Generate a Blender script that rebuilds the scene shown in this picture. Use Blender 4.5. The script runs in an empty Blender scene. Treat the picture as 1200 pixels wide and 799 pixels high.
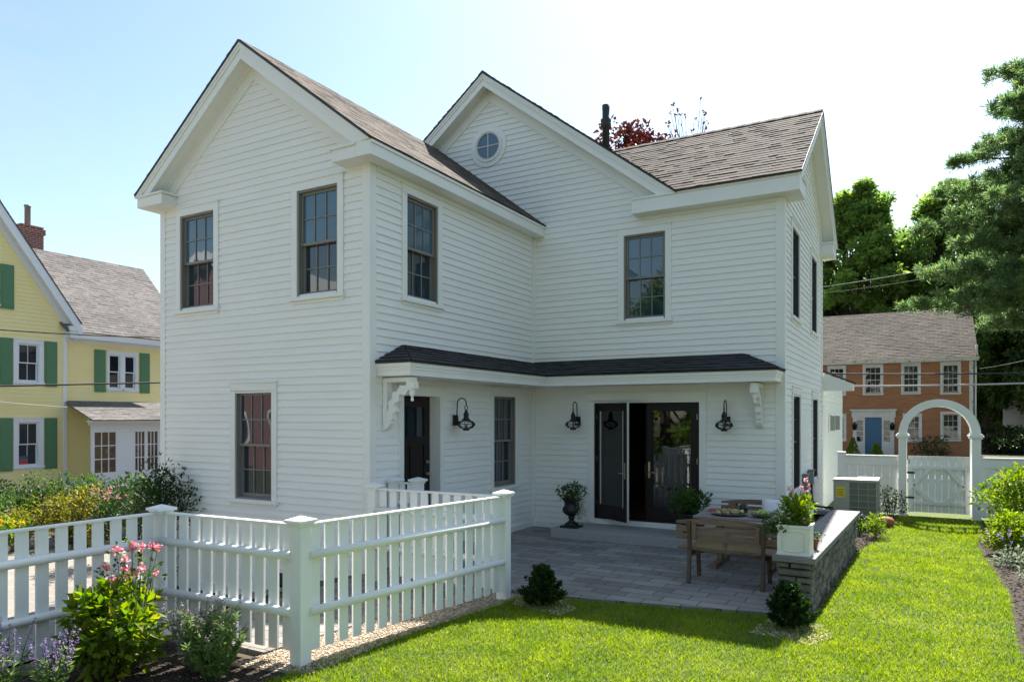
import bpy, bmesh, math, random
import numpy as np
from mathutils import Vector
random.seed(7); rng = np.random.default_rng(11)
S = bpy.context.scene; C = S.collection
R = math.radians
F_, HX, HY, H = 836.0, 600.0, 488.6, 2.08
CA = math.atan(475/836.0)

# ---------------------------------------------------------------- materials
def mat(name, col, rough=.6, var=None, vscale=3.0, bump=0, bscale=40, metal=0, spec=.5, detail=4, coords='Object', trans=0, rnd=None, stretch=None, thr=(.3,.7)):
    m = bpy.data.materials.new(name); m.use_nodes = True
    nt = m.node_tree; nt.nodes.clear(); N = nt.nodes.new; L = nt.links.new
    out = N('ShaderNodeOutputMaterial'); p = N('ShaderNodeBsdfPrincipled')
    p.inputs['Base Color'].default_value = (*col, 1); p.inputs['Roughness'].default_value = rough
    p.inputs['Metallic'].default_value = metal; p.inputs['Specular IOR Level'].default_value = spec
    csock = None
    tc = N('ShaderNodeTexCoord'); src = tc.outputs[coords]
    if stretch:
        mp = N('ShaderNodeMapping'); mp.inputs['Scale'].default_value = stretch; L(src, mp.inputs['Vector']); src = mp.outputs[0]
    if var:
        n = N('ShaderNodeTexNoise'); n.inputs['Scale'].default_value = vscale; n.inputs['Detail'].default_value = detail; L(src, n.inputs['Vector'])
        r = N('ShaderNodeValToRGB'); r.color_ramp.elements[0].position = thr[0]; r.color_ramp.elements[1].position = thr[1]
        r.color_ramp.elements[0].color = (*col, 1); r.color_ramp.elements[1].color = (*var, 1)
        L(n.outputs['Fac'], r.inputs['Fac']); csock = r.outputs['Color']
    if rnd:
        g = N('ShaderNodeNewGeometry'); r = N('ShaderNodeValToRGB'); els = r.color_ramp.elements
        cols = [col] + list(rnd)
        els[0].color = (*cols[0], 1); els[1].color = (*cols[-1], 1); els[1].position = 1
        for i, c in enumerate(cols[1:-1]):
            e = els.new((i+1)/(len(cols)-1)); e.color = (*c, 1)
        L(g.outputs['Random Per Island'], r.inputs['Fac'])
        if csock:
            mx = N('ShaderNodeMix'); mx.data_type = 'RGBA'; mx.inputs[0].default_value = .5
            L(csock, mx.inputs[6]); L(r.outputs['Color'], mx.inputs[7]); csock = mx.outputs[2]
        else: csock = r.outputs['Color']
    if csock: L(csock, p.inputs['Base Color'])
    if bump:
        n2 = N('ShaderNodeTexNoise'); n2.inputs['Scale'].default_value = bscale; n2.inputs['Detail'].default_value = 5; L(src, n2.inputs['Vector'])
        b = N('ShaderNodeBump'); b.inputs['Strength'].default_value = bump; b.inputs['Distance'].default_value = .02
        L(n2.outputs['Fac'], b.inputs['Height']); L(b.outputs[0], p.inputs['Normal'])
    if trans:
        t = N('ShaderNodeBsdfTranslucent'); mx = N('ShaderNodeMixShader'); mx.inputs[0].default_value = trans
        if csock:
            hs = N('ShaderNodeHueSaturation'); hs.inputs['Saturation'].default_value = 1.1; hs.inputs['Value'].default_value = 2.3
            L(csock, hs.inputs['Color']); L(hs.outputs[0], t.inputs['Color'])
        else: t.inputs['Color'].default_value = (min(1,col[0]*1.7), min(1,col[1]*1.7), min(1,col[2]*1.4), 1)
        L(p.outputs[0], mx.inputs[1]); L(t.outputs[0], mx.inputs[2]); L(mx.outputs[0], out.inputs[0])
    else: L(p.outputs[0], out.inputs[0])
    return m

def brickmat(name, c1, c2, mortar, bw, bh, msize=.006, rough=.8, bump=.4, coords='UV', vcol=None, vscale=1.2, squash=1.0, bias=0, offset=.5, dash=None, zup=False):
    m = bpy.data.materials.new(name); m.use_nodes = True
    nt = m.node_tree; N = nt.nodes.new; L = nt.links.new; p = nt.nodes['Principled BSDF']
    tc = N('ShaderNodeTexCoord'); src = tc.outputs[coords]
    b = N('ShaderNodeTexBrick'); b.inputs['Scale'].default_value = 1
    b.inputs['Color1'].default_value = (*c1, 1); b.inputs['Color2'].default_value = (*c2, 1); b.inputs['Mortar'].default_value = (*mortar, 1)
    b.inputs['Brick Width'].default_value = bw; b.inputs['Row Height'].default_value = bh; b.inputs['Mortar Size'].default_value = msize
    b.inputs['Mortar Smooth'].default_value = .2; b.offset = offset; b.inputs['Bias'].default_value = bias
    L(src, b.inputs['Vector']); col = b.outputs['Color']
    n = N('ShaderNodeTexNoise'); n.inputs['Scale'].default_value = vscale; n.inputs['Detail'].default_value = 6; L(src, n.inputs['Vector'])
    if vcol:
        mx = N('ShaderNodeMix'); mx.data_type = 'RGBA'; mx.blend_type = 'MULTIPLY'
        r = N('ShaderNodeValToRGB'); r.color_ramp.elements[0].position = .35; r.color_ramp.elements[1].position = .65
        r.color_ramp.elements[0].color = (*vcol, 1); r.color_ramp.elements[1].color = (1, 1, 1, 1)
        L(n.outputs['Fac'], r.inputs['Fac']); mx.inputs[0].default_value = 1
        L(col, mx.inputs[6]); L(r.outputs['Color'], mx.inputs[7]); col = mx.outputs[2]
    L(col, p.inputs['Base Color']); p.inputs['Roughness'].default_value = rough
    n2 = N('ShaderNodeTexNoise'); n2.inputs['Scale'].default_value = 60; n2.inputs['Detail'].default_value = 4; L(src, n2.inputs['Vector'])
    ma = N('ShaderNodeMath'); ma.operation = 'MULTIPLY_ADD'; ma.inputs[1].default_value = -1.0
    mb = N('ShaderNodeMath'); mb.operation = 'MULTIPLY'; mb.inputs[1].default_value = .35
    L(n2.outputs['Fac'], mb.inputs[0]); L(b.outputs['Fac'], ma.inputs[0]); L(mb.outputs[0], ma.inputs[2])
    bu = N('ShaderNodeBump'); bu.inputs['Strength'].default_value = bump; bu.inputs['Distance'].default_value = .012
    L(ma.outputs[0], bu.inputs['Height']); L(bu.outputs[0], p.inputs['Normal'])
    return m

M = {}
M['siding'] = mat('white_siding', (.835,.82,.785), .5, var=(.87,.855,.82), vscale=.9, bump=.12, bscale=30, stretch=(1,1,6))
M['trim'] = mat('white_trim', (.85,.84,.80), .42, var=(.81,.80,.765), vscale=2, bump=.05, bscale=25)
M['fence'] = mat('white_fence_paint', (.84,.845,.82), .38, var=(.76,.77,.74), vscale=2.6, bump=.08, bscale=18, detail=8, thr=(.45,.8))
M['sash'] = mat('taupe_sash', (.20,.185,.165), .5, var=(.23,.21,.19), vscale=4)
M['mesh_dark'] = mat('dark_sash', (.05,.05,.05), .5)
def glassmat(name, base, rough=.02, ior=1.75, wav=.02):
    m = mat(name, base, rough, var=tuple(v*1.7 for v in base), vscale=.7)
    nt = m.node_tree; p = [n for n in nt.nodes if n.type == 'BSDF_PRINCIPLED'][0]; p.inputs['IOR'].default_value = ior
    tc = nt.nodes.new('ShaderNodeTexCoord'); n = nt.nodes.new('ShaderNodeTexNoise'); n.inputs['Scale'].default_value = 1.6; n.inputs['Detail'].default_value = 1
    b = nt.nodes.new('ShaderNodeBump'); b.inputs['Strength'].default_value = wav*4; b.inputs['Distance'].default_value = .05
    nt.links.new(tc.outputs['Object'], n.inputs['Vector']); nt.links.new(n.outputs['Fac'], b.inputs['Height']); nt.links.new(b.outputs[0], p.inputs['Normal'])
    return m
M['glass'] = glassmat('window_glass', (.013,.026,.038))
M['skyglass'] = glassmat('glass_sky_tint', (.045,.092,.130))  # upper and round panes: sky reflection put into the teal base colour
M['oldglass'] = glassmat('old_glass', (.012,.014,.015), wav=.06, ior=1.5)
M['dimglass'] = glassmat('dim_glass', (.012,.014,.018), wav=.02, ior=1.38)
M['porchglass'] = glassmat('porch_glass', (.10,.06,.035), wav=.05, ior=1.45)
def clearglass(name, ior=1.75, tcol=(.82,.86,.85,1)):
    m = bpy.data.materials.new(name); m.use_nodes = True; nt = m.node_tree; nt.nodes.clear()
    o = nt.nodes.new('ShaderNodeOutputMaterial'); t = nt.nodes.new('ShaderNodeBsdfTransparent'); g = nt.nodes.new('ShaderNodeBsdfGlossy')
    g.inputs['Roughness'].default_value = .02; t.inputs['Color'].default_value = tcol
    f = nt.nodes.new('ShaderNodeFresnel'); f.inputs['IOR'].default_value = ior; x = nt.nodes.new('ShaderNodeMixShader')
    nt.links.new(f.outputs[0], x.inputs[0]); nt.links.new(t.outputs[0], x.inputs[1]); nt.links.new(g.outputs[0], x.inputs[2]); nt.links.new(x.outputs[0], o.inputs[0])
    return m
M['clear'] = clearglass('clear_glass')
M['globe'] = clearglass('globe_glass', 1.38, (.96,.97,.97,1))
M['shingle'] = brickmat('roof_shingle', (.128,.094,.069), (.047,.036,.028), (.035,.03,.027), .19, .14, .002, .95, .7, vcol=(.72,.70,.70), vscale=.8)
M['shingle_shaded'] = brickmat('shaded_shingle', (.045,.045,.047), (.024,.024,.026), (.015,.015,.016), .19, .12, .002, .95, .7)  # darker copy of the roof shingle, porch roof shade put into its colour
M['shingle_grey'] = brickmat('grey_shingle', (.21,.19,.18), (.13,.118,.115), (.07,.065,.065), .3, .145, .006, .92, .6, vcol=(.8,.8,.8), vscale=.6)
M['shingle_old'] = brickmat('old_shingle', (.17,.14,.105), (.09,.076,.06), (.05,.045,.04), .4, .19, .012, .92, .8, vcol=(.55,.53,.48), vscale=.35)
M['edge'] = mat('roof_edge_metal', (.03,.028,.027), .6)
M['black_door'] = mat('black_brown_door', (.016,.011,.010), .5, spec=.25)
M['weather'] = mat('door_edge_strip', (.55,.55,.52), .5)
M['brass'] = mat('satin_nickel', (.55,.45,.33), .3, metal=1)
M['iron'] = mat('black_iron', (.012,.012,.012), .45)
M['pipe'] = mat('dark_pipe', (.022,.026,.03), .6)
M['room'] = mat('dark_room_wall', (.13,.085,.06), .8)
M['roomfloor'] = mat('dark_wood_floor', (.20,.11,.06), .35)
M['chairwood'] = mat('chair_wood', (.22,.10,.045), .45)
M['granite'] = mat('granite', (.26,.26,.25), .75, var=(.42,.42,.41), vscale=60, bump=.6, bscale=50, detail=2)
M['paver'] = brickmat('patio_paver', (.34,.325,.29), (.21,.20,.185), (.075,.075,.072), .42, .21, .007, .85, .6, coords='Object', vcol=(.72,.70,.69), vscale=1.3, offset=.37)
M['driveway'] = brickmat('driveway_paver', (.29,.262,.225), (.24,.217,.187), (.22,.2,.18), .22, .11, .006, .85, .4, coords='Object', vcol=(.85,.84,.82), vscale=.8)
M['asphalt'] = mat('asphalt', (.05,.05,.052), .9, var=(.065,.065,.064), vscale=2, bump=.3, bscale=80)
M['ground'] = mat('ground_soil', (.05,.075,.02), .95, var=(.075,.06,.035), vscale=.8, bump=.5, bscale=12)
M['lawnbase'] = mat('lawn_base', (.06,.10,.012), .95, var=(.10,.12,.025), vscale=6, bump=.8, bscale=60)
M['mulch'] = mat('mulch_soil', (.022,.014,.010), .95, var=(.055,.035,.024), vscale=30, bump=1, bscale=50)
M['mulchchip'] = mat('mulch_chip', (.020,.012,.009), .9, rnd=[(.05,.03,.02), (.10,.065,.045)])
M['pebble'] = mat('pea_gravel', (.40,.29,.18), .75, rnd=[(.55,.45,.33), (.30,.22,.15), (.66,.60,.50), (.45,.30,.18)])
M['gravelbase'] = mat('gravel_bed_base', (.22,.17,.11), .9, var=(.34,.27,.19), vscale=40, bump=1, bscale=60)
def stonemat():
    m = brickmat('veneer_stone', (.24,.215,.185), (.13,.125,.115), (.055,.05,.045), .34, .13, .014, .9, 1.0, coords='Object', vcol=(.45,.44,.42), vscale=4)
    nt = m.node_tree; b = [n for n in nt.nodes if n.type == 'TEX_BRICK'][0]
    tc = [n for n in nt.nodes if n.type == 'TEX_COORD'][0]; s = nt.nodes.new('ShaderNodeSeparateXYZ'); c = nt.nodes.new('ShaderNodeCombineXYZ'); a = nt.nodes.new('ShaderNodeMath')
    nz = nt.nodes.new('ShaderNodeTexNoise'); nz.inputs['Scale'].default_value = 3.2; a2 = nt.nodes.new('ShaderNodeMath'); a2.operation = 'MULTIPLY_ADD'; a2.inputs[1].default_value = .22
    nt.links.new(tc.outputs['Object'], nz.inputs['Vector']); nt.links.new(nz.outputs['Fac'], a2.inputs[0])
    nt.links.new(tc.outputs['Object'], s.inputs[0]); nt.links.new(s.outputs[0], a.inputs[0]); nt.links.new(s.outputs[1], a.inputs[1])
    nt.links.new(a.outputs[0], c.inputs[0]); nt.links.new(s.outputs[2], a2.inputs[2]); nt.links.new(a2.outputs[0], c.inputs[1]); nt.links.new(c.outputs[0], b.inputs['Vector'])
    return m
M['stone'] = mat('veneer_stone', (.20,.175,.14), .9, var=(.075,.07,.06), vscale=14, detail=8, bump=1, bscale=22, rnd=[(.11,.10,.09),(.31,.27,.21),(.16,.15,.135),(.38,.335,.265)])
M['bluestone'] = mat('bluestone_cap', (.16,.162,.165), .75, var=(.23,.22,.205), vscale=5, bump=.3, bscale=30)
M['wood'] = mat('weathered_teak', (.15,.095,.06), .7, var=(.27,.185,.12), vscale=5, bump=.4, bscale=20, stretch=(1,14,14))
M['wood_dark'] = mat('dark_teak_leg', (.085,.05,.03), .6, var=(.13,.08,.05), vscale=6)
M['tablewood'] = mat('grey_teak_top', (.20,.18,.16), .65, var=(.27,.25,.23), vscale=5, bump=.3, bscale=20, stretch=(1,14,14))
M['cushion'] = mat('tan_cushion', (.40,.30,.20), .95, var=(.34,.26,.18), vscale=20, bump=.2, bscale=150)
M['pillow'] = mat('white_pillow', (.72,.71,.70), .95, bump=.3, bscale=8)
M['whitepot'] = mat('white_planter', (.80,.79,.72), .5, var=(.74,.73,.66), vscale=4)
M['terra'] = mat('terracotta', (.35,.13,.06), .8)
M['napkin'] = mat('red_napkin', (.42,.08,.09), .9)
M['plate'] = mat('glazed_plate', (.10,.10,.085), .25)
M['darkvase'] = mat('dark_vase', (.012,.02,.02), .15)
M['food'] = mat('food', (.35,.36,.10), .7, rnd=[(.30,.14,.05), (.6,.5,.3), (.15,.25,.04)])
M['limes'] = mat('limes', (.28,.42,.06), .5, rnd=[(.42,.5,.12), (.18,.32,.05)])
M['acbeige'] = mat('ac_cabinet', (.43,.40,.34), .5)
M['acgrille'] = mat('ac_grille', (.17,.19,.16), .6)
M['yellowtag'] = mat('yellow_sticker', (.85,.66,.02), .5)
M['tagprint'] = mat('sticker_print', (.05,.05,.03), .6)
M['greybox'] = mat('grey_electric_box', (.20,.21,.21), .5)
M['blackstand'] = mat('black_stand', (.02,.02,.02), .7)
M['ysiding'] = mat('yellow_siding', (.90,.76,.34), .6, var=(.92,.80,.40), vscale=1.5)
M['ytrim'] = mat('blue_white_trim', (.78,.80,.82), .5)
M['green'] = mat('green_shutter', (.085,.21,.10), .5)
M['brick'] = brickmat('chimney_brick', (.24,.055,.04), (.14,.035,.03), (.34,.30,.27), .22, .075, .012, .85, .5, coords='UV')
M['bclap'] = mat('russet_clapboard', (.40,.18,.08), .75, var=(.25,.11,.052), vscale=2.6, bump=.3, bscale=12, stretch=(.6,1,8))
M['oldtrim'] = mat('peeling_white_trim', (.62,.60,.56), .7, var=(.25,.22,.19), vscale=5, detail=8, thr=(.55,.72))
M['oldclean'] = mat('old_white_paint', (.66,.65,.62), .65, var=(.55,.53,.50), vscale=3)
M['blue'] = mat('blue_door', (.006,.095,.20), .45)
M['cable'] = mat('cable_black', (.015,.015,.015), .6)
M['cablegrey'] = mat('cable_grey', (.30,.29,.28), .6)
M['bark'] = mat('bark', (.075,.055,.04), .95, var=(.04,.03,.024), vscale=4, bump=1, bscale=10, stretch=(4,4,1))
M['stem'] = mat('green_stem', (.10,.12,.04), .8)
M['twig'] = mat('brown_twig', (.09,.06,.04), .9)
def leaf(n, c, r, t=.35, rough=.5): M[n] = mat(n, c, rough, rnd=r, trans=t, spec=.3)
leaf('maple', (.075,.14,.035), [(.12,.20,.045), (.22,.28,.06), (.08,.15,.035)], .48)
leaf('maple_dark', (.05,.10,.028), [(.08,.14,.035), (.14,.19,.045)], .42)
leaf('pine', (.065,.125,.055), [(.11,.18,.07), (.20,.26,.09)], .42)
leaf('redleaf', (.07,.014,.012), [(.11,.022,.014), (.045,.010,.014), (.15,.045,.015)], .18)
leaf('grassblade', (.07,.14,.008), [(.15,.24,.010), (.22,.30,.015), (.05,.10,.008), (.34,.38,.06)], .45, .40)
M['grassblade'] = mat('grassblade', (.06,.125,.008), .4, var=(.24,.29,.02), vscale=1.9, detail=6, thr=(.35,.68), rnd=[(.15,.24,.010),(.24,.31,.015),(.04,.09,.008),(.40,.43,.08)], trans=.45, spec=.3)
leaf('shrub', (.03,.07,.015), [(.055,.11,.02), (.08,.14,.02)], .32)
leaf('darkshrub', (.014,.038,.010), [(.024,.055,.012), (.035,.07,.015)], .2)
leaf('limeshrub', (.10,.17,.015), [(.17,.24,.02), (.07,.13,.015), (.24,.27,.03)], .4)
leaf('bushleaf', (.07,.13,.015), [(.12,.20,.018), (.18,.24,.02), (.045,.10,.012), (.28,.27,.03)], .42)
leaf('goldshrub', (.10,.11,.015), [(.17,.15,.02), (.06,.08,.015), (.24,.20,.03)], .38)
leaf('silverleaf', (.13,.17,.10), [(.22,.26,.18), (.30,.33,.25), (.10,.14,.07)], .3)
leaf('sagegreen', (.09,.16,.05), [(.14,.22,.06), (.20,.27,.10)], .35)
leaf('lavender', (.20,.14,.36), [(.32,.24,.46), (.16,.10,.28), (.42,.34,.52)], .3)
leaf('mauve', (.28,.18,.22), [(.38,.28,.32), (.20,.13,.15)], .3)
leaf('pink', (.66,.25,.32), [(.74,.42,.46), (.55,.08,.16), (.80,.62,.60)], .25)
leaf('cream', (.62,.55,.22), [(.74,.68,.36), (.50,.46,.15)], .3)
leaf('orangeflower', (.60,.30,.03), [(.65,.45,.05), (.5,.2,.02)], .35)

# ---------------------------------------------------------------- builders
def link(o, parent=None):
    C.objects.link(o)
    if parent is not None: o.parent = parent
    return o
WL = {}
def wloc(o):
    v = Vector((0,0,0))
    while o is not None: v += Vector(o.location); o = o.parent
    return v
def tag(o, label=None, cat=None, group=None, kind=None):
    if label: o['label'] = label
    if cat: o['category'] = cat
    if group: o['group'] = group
    if kind: o['kind'] = kind
    return o
def empty(name, loc, label, cat, group=None, rz=0):
    o = bpy.data.objects.new(name, None); o.location = loc; o.rotation_euler = (0,0,rz); link(o); o.empty_display_size = .2
    return tag(o, label, cat, group)
def dup(root, loc, rz=None, label=None, group=None):
    def cp(o, par):
        c = o.copy(); C.objects.link(c); c.parent = par
        for ch in o.children: cp(ch, c)
        return c
    r = cp(root, None); r.location = loc
    if rz is not None: r.rotation_euler = (0,0,rz)
    if label: r['label'] = label
    if group: r['group'] = group
    return r
def V(*a): return Vector(a)
class MB:
    def __init__(s): s.v = []; s.f = []; s.uv = []; s.sm = []
    def face(s, pts, uv=None, smooth=False):
        i = len(s.v); s.v += [tuple(p) for p in pts]; s.f.append(list(range(i, i+len(pts)))); s.uv.append(uv or [(0,0)]*len(pts)); s.sm.append(smooth)
    def box(s, x0, y0, z0, x1, y1, z1):
        x0,x1 = min(x0,x1),max(x0,x1); y0,y1 = min(y0,y1),max(y0,y1); z0,z1 = min(z0,z1),max(z0,z1)
        return s.obox(V(x0,y0,z0), V(x1-x0,0,0), V(0,y1-y0,0), V(0,0,z1-z0))
    def obox(s, o, a, b, c):
        o,a,b,c = map(Vector, (o,a,b,c)); la,lb,lc = a.length,b.length,c.length
        P = lambda i,j,k: o+a*i+b*j+c*k
        if a.cross(b).dot(c) < 0: a,b = b,a; la,lb = lb,la; P = lambda i,j,k: o+a*i+b*j+c*k
        for q,l1,l2 in (([(0,0,0),(0,1,0),(1,1,0),(1,0,0)],lb,la), ([(0,0,1),(1,0,1),(1,1,1),(0,1,1)],la,lb), ([(0,0,0),(1,0,0),(1,0,1),(0,0,1)],la,lc),
                  ([(1,0,0),(1,1,0),(1,1,1),(1,0,1)],lb,lc), ([(1,1,0),(0,1,0),(0,1,1),(1,1,1)],la,lc), ([(0,1,0),(0,0,0),(0,0,1),(0,1,1)],lb,lc)):
            s.face([P(*t) for t in q], [(0,0),(l1,0),(l1,l2),(0,l2)])
    def prism(s, poly, O, U, W, N, n0, n1):
        ar = sum(poly[i][0]*poly[(i+1)%len(poly)][1]-poly[(i+1)%len(poly)][0]*poly[i][1] for i in range(len(poly)))
        U,W,N,O = map(Vector,(U,W,N,O))
        if U.cross(W).dot(N) < 0: ar = -ar
        if ar < 0: poly = poly[::-1]
        if n0 > n1: n0,n1 = n1,n0
        P = lambda p,n: O+U*p[0]+W*p[1]+N*n
        s.face([P(p,n1) for p in poly], [tuple(p) for p in poly]); s.face([P(p,n0) for p in poly[::-1]], [tuple(p) for p in poly[::-1]])
        for i in range(len(poly)):
            a,b = poly[i],poly[(i+1)%len(poly)]; l = math.dist(a,b)
            s.face([P(a,n0),P(b,n0),P(b,n1),P(a,n1)], [(0,0),(l,0),(l,n1-n0),(0,n1-n0)])
    def tube(s, pts, r, n=8, caps=True):
        pts = [Vector(p) for p in pts]; rs = r if isinstance(r,(list,tuple)) else [r]*len(pts)
        rings = []; up = None
        for i,p in enumerate(pts):
            d = (pts[min(i+1,len(pts)-1)]-pts[max(i-1,0)]).normalized()
            if up is None: up = V(0,0,1) if abs(d.z) < .9 else V(1,0,0)
            a = d.cross(up).normalized(); b = a.cross(d).normalized(); up = b
            rings.append([p+(a*math.cos(t*2*math.pi/n)+b*math.sin(t*2*math.pi/n))*rs[i] for t in range(n)])
        base = len(s.v)
        for rg in rings: s.v += [tuple(q) for q in rg]
        for i in range(len(rings)-1):
            for j in range(n):
                a = base+i*n+j; b = base+i*n+(j+1)%n
                s.f.append([a,b,b+n,a+n]); s.uv.append([(0,0)]*4); s.sm.append(True)
        if caps:
            s.f.append([base+j for j in range(n)][::-1]); s.uv.append([(0,0)]*n); s.sm.append(False)
            e = base+(len(rings)-1)*n; s.f.append([e+j for j in range(n)]); s.uv.append([(0,0)]*n); s.sm.append(False)
    def lathe(s, prof, c, n=20):
        c = Vector(c); base = len(s.v)
        for r,z in prof: s.v += [tuple(c+V(r*math.cos(t*2*math.pi/n), r*math.sin(t*2*math.pi/n), z)) for t in range(n)]
        for i in range(len(prof)-1):
            for j in range(n):
                a = base+i*n+j; b = base+i*n+(j+1)%n
                s.f.append([a,b,b+n,a+n]); s.uv.append([(0,0)]*4); s.sm.append(True)
        s.f.append([base+j for j in range(n)][::-1]); s.uv.append([(0,0)]*n); s.sm.append(False)
        e = base+(len(prof)-1)*n; s.f.append([e+j for j in range(n)]); s.uv.append([(0,0)]*n); s.sm.append(False)
    def build(s, name, m, parent=None, bevel=0, local=False):
        off = V(0,0,0) if (local or parent is None) else wloc(parent)
        me = bpy.data.meshes.new(name); me.from_pydata([(v[0]-off.x, v[1]-off.y, v[2]-off.z) for v in s.v], [], s.f)
        uvl = me.uv_layers.new(name='UVMap'); k = 0
        flat = [c for u in s.uv for p in u for c in p]; uvl.data.foreach_set('uv', flat)
        me.polygons.foreach_set('use_smooth', s.sm)
        me.materials.append(m if not isinstance(m,str) else M[m]); me.update()
        o = bpy.data.objects.new(name, me); link(o, parent)
        if bevel:
            bm = bmesh.new(); bm.from_mesh(me); bmesh.ops.remove_doubles(bm, verts=bm.verts, dist=1e-5)
            es = [e for e in bm.edges if len(e.link_faces) == 2 and e.calc_face_angle(0) > .6]
            bmesh.ops.bevel(bm, geom=es, offset=bevel, segments=2, affect='EDGES', profile=.6, clamp_overlap=True)
            bm.to_mesh(me); bm.free()
        return o
def npmesh(name, verts, faces, m, parent=None, k=3, local=False):
    verts = np.asarray(verts, dtype=np.float32).reshape(-1,3)
    if parent is not None and not local: verts = verts-np.array(wloc(parent), dtype=np.float32)
    faces = np.asarray(faces, dtype=np.int32).reshape(-1)
    me = bpy.data.meshes.new(name); me.vertices.add(len(verts)); me.vertices.foreach_set('co', verts.ravel())
    nf = len(faces)//k; me.loops.add(len(faces)); me.loops.foreach_set('vertex_index', faces)
    me.polygons.add(nf); me.polygons.foreach_set('loop_start', np.arange(nf, dtype=np.int32)*k); me.polygons.foreach_set('loop_total', np.full(nf, k, dtype=np.int32))
    me.update(calc_edges=True); me.validate(); me.materials.append(M[m] if isinstance(m,str) else m)
    o = bpy.data.objects.new(name, me); return link(o, parent)
def unit(a): return a/np.maximum(np.linalg.norm(a, axis=-1, keepdims=True), 1e-9)
def leafarr(P, L_, W_, D=None, fold=.25, nrm=None):
    """diamond leaves at P pointing along D"""
    n = len(P); P = np.asarray(P)
    if D is None: D = unit(rng.normal(size=(n,3)))
    else: D = unit(D)
    if nrm is None: nrm = rng.normal(size=(n,3))
    S_ = unit(np.cross(D, nrm)); Nn = unit(np.cross(S_, D))
    L_ = np.broadcast_to(np.asarray(L_), (n,)).reshape(n,1); W_ = np.broadcast_to(np.asarray(W_), (n,)).reshape(n,1)
    mid = P+D*L_*.45
    v = np.stack([P, mid+S_*W_*.5+Nn*W_*fold, P+D*L_-Nn*L_*.12, mid-S_*W_*.5+Nn*W_*fold], axis=1).reshape(-1,3)
    b = np.arange(n)[:,None]*4
    f = np.concatenate([b+np.array([0,1,2]), b+np.array([0,2,3])], axis=1).reshape(-1)
    return v, f
def leaves(name, P, L_, W_, m, parent, D=None, nrm=None, fold=.25):
    v, f = leafarr(P, L_, W_, D, fold, nrm); return npmesh(name, v, f, m, parent)

# clipping helpers
def clip(poly, a, b, c):   # keep a*u+b*v<=c
    out = []
    for i in range(len(poly)):
        p,q = poly[i],poly[(i+1)%len(poly)]; dp = a*p[0]+b*p[1]-c; dq = a*q[0]+b*q[1]-c
        if dp <= 1e-9: out.append(p)
        if (dp < -1e-9 and dq > 1e-9) or (dp > 1e-9 and dq < -1e-9):
            t = dp/(dp-dq); out.append((p[0]+(q[0]-p[0])*t, p[1]+(q[1]-p[1])*t))
    return out if len(out) >= 3 else []
TS = [1.0]
def courses(mb, O, U, W, N, poly, exp, thk, openings=(), vbase=0, jit=0, tabs=0):
    O,U,W,N = map(Vector,(O,U,W,N)); vmin = min(p[1] for p in poly); vmax = max(p[1] for p in poly)
    k = math.floor((vmin-vbase)/exp)
    flip = U.cross(W).dot(N) < 0
    while vbase+k*exp < vmax-1e-6:
        v0 = vbase+k*exp; v1 = v0+exp; k += 1
        pc = clip(clip(poly,0,-1,-v0),0,1,v1)
        if not pc: continue
        pcs = [pc]
        for (a,b,c,d) in openings:
            if c < (v0+v1)/2 < d:
                nx = []
                for q in pcs:
                    l = clip(q,1,0,a); r = clip(q,-1,0,-b)
                    if l: nx.append(l)
                    if r: nx.append(r)
                pcs = nx
        jj0 = random.uniform(0,jit)
        if tabs:
            nx = []
            for q in pcs:
                ua,ub = min(p[0] for p in q),max(p[0] for p in q); u_ = ua-random.uniform(0,tabs)
                while u_ < ub:
                    un = u_+tabs*random.uniform(.45,1.5); pc_ = clip(clip(q,-1,0,-u_),1,0,un)
                    if pc_: nx.append(pc_)
                    u_ = un
            pcs = nx
        for q in pcs:
            jj = jj0+((random.choice((0,.0012,.0024)) if tabs > 1 else random.choice((0,0,0,.004,.008))*TS[0]) if tabs else 0)
            ar = sum(q[i][0]*q[(i+1)%len(q)][1]-q[(i+1)%len(q)][0]*q[i][1] for i in range(len(q)))
            if ar < 0: q = q[::-1]
            off = lambda p: (thk+jj)*(1-(p[1]-v0)/exp)+.002
            pts = [O+U*p[0]+W*p[1]+N*off(p) for p in q]; uv = [tuple(p) for p in q]
            if flip: pts = pts[::-1]; uv = uv[::-1]
            mb.face(pts, uv)
            bot = [p for p in q if abs(p[1]-v0) < 1e-6]
            if len(bot) >= 2:
                u0 = min(p[0] for p in bot); u1 = max(p[0] for p in bot)
                A = O+U*u0+W*v0; B = O+U*u1+W*v0; t = N*(thk+jj+.002)
                f = [A-N*.004,B-N*.004,B+t,A+t]; mb.face(f[::-1] if flip else f, [(u0,v0),(u1,v0),(u1,v0+.003),(u0,v0+.003)])
X,Y,Zv = V(1,0,0),V(0,1,0),V(0,0,1)

# ================================================================= MAIN HOUSE
YA,YB,XW,XE,XL = 7.32,11.97,-6.34,-1.84,-10.74
YR = 17.1          # rear corner of the right wing
OV = .27; PW = .76
house = empty('white_house', (-6.3,12,0), 'large white clapboard farmhouse with brown shingle gables and a round attic window', 'house')
FR = {'A':(V(0,YA,0),X,Zv,-Y), 'B':(V(0,YB,0),X,Zv,-Y), 'W':(V(XW,0,0),Y,Zv,X), 'E':(V(XE,0,0),Y,Zv,X), 'L':(V(XL,0,0),Y,Zv,-X)}
wins = []   # (plane, u0,u1,z0,z1, rows, style)
ZU0,ZU1 = 3.776,5.28
wins += [('A',-10.248,-9.442,ZU0,ZU1,'t'),('A',-7.658,-6.891,ZU0,ZU1,'t'),('A',-8.954,-8.17,.86,2.47,'t')]
wins += [('W',8.093,8.851,ZU0,ZU1-.02,'t'),('W',10.491,11.252,.87,2.461,'t')]
wins += [('B',-4.515,-3.763,ZU0,ZU1,'t')]
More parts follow.
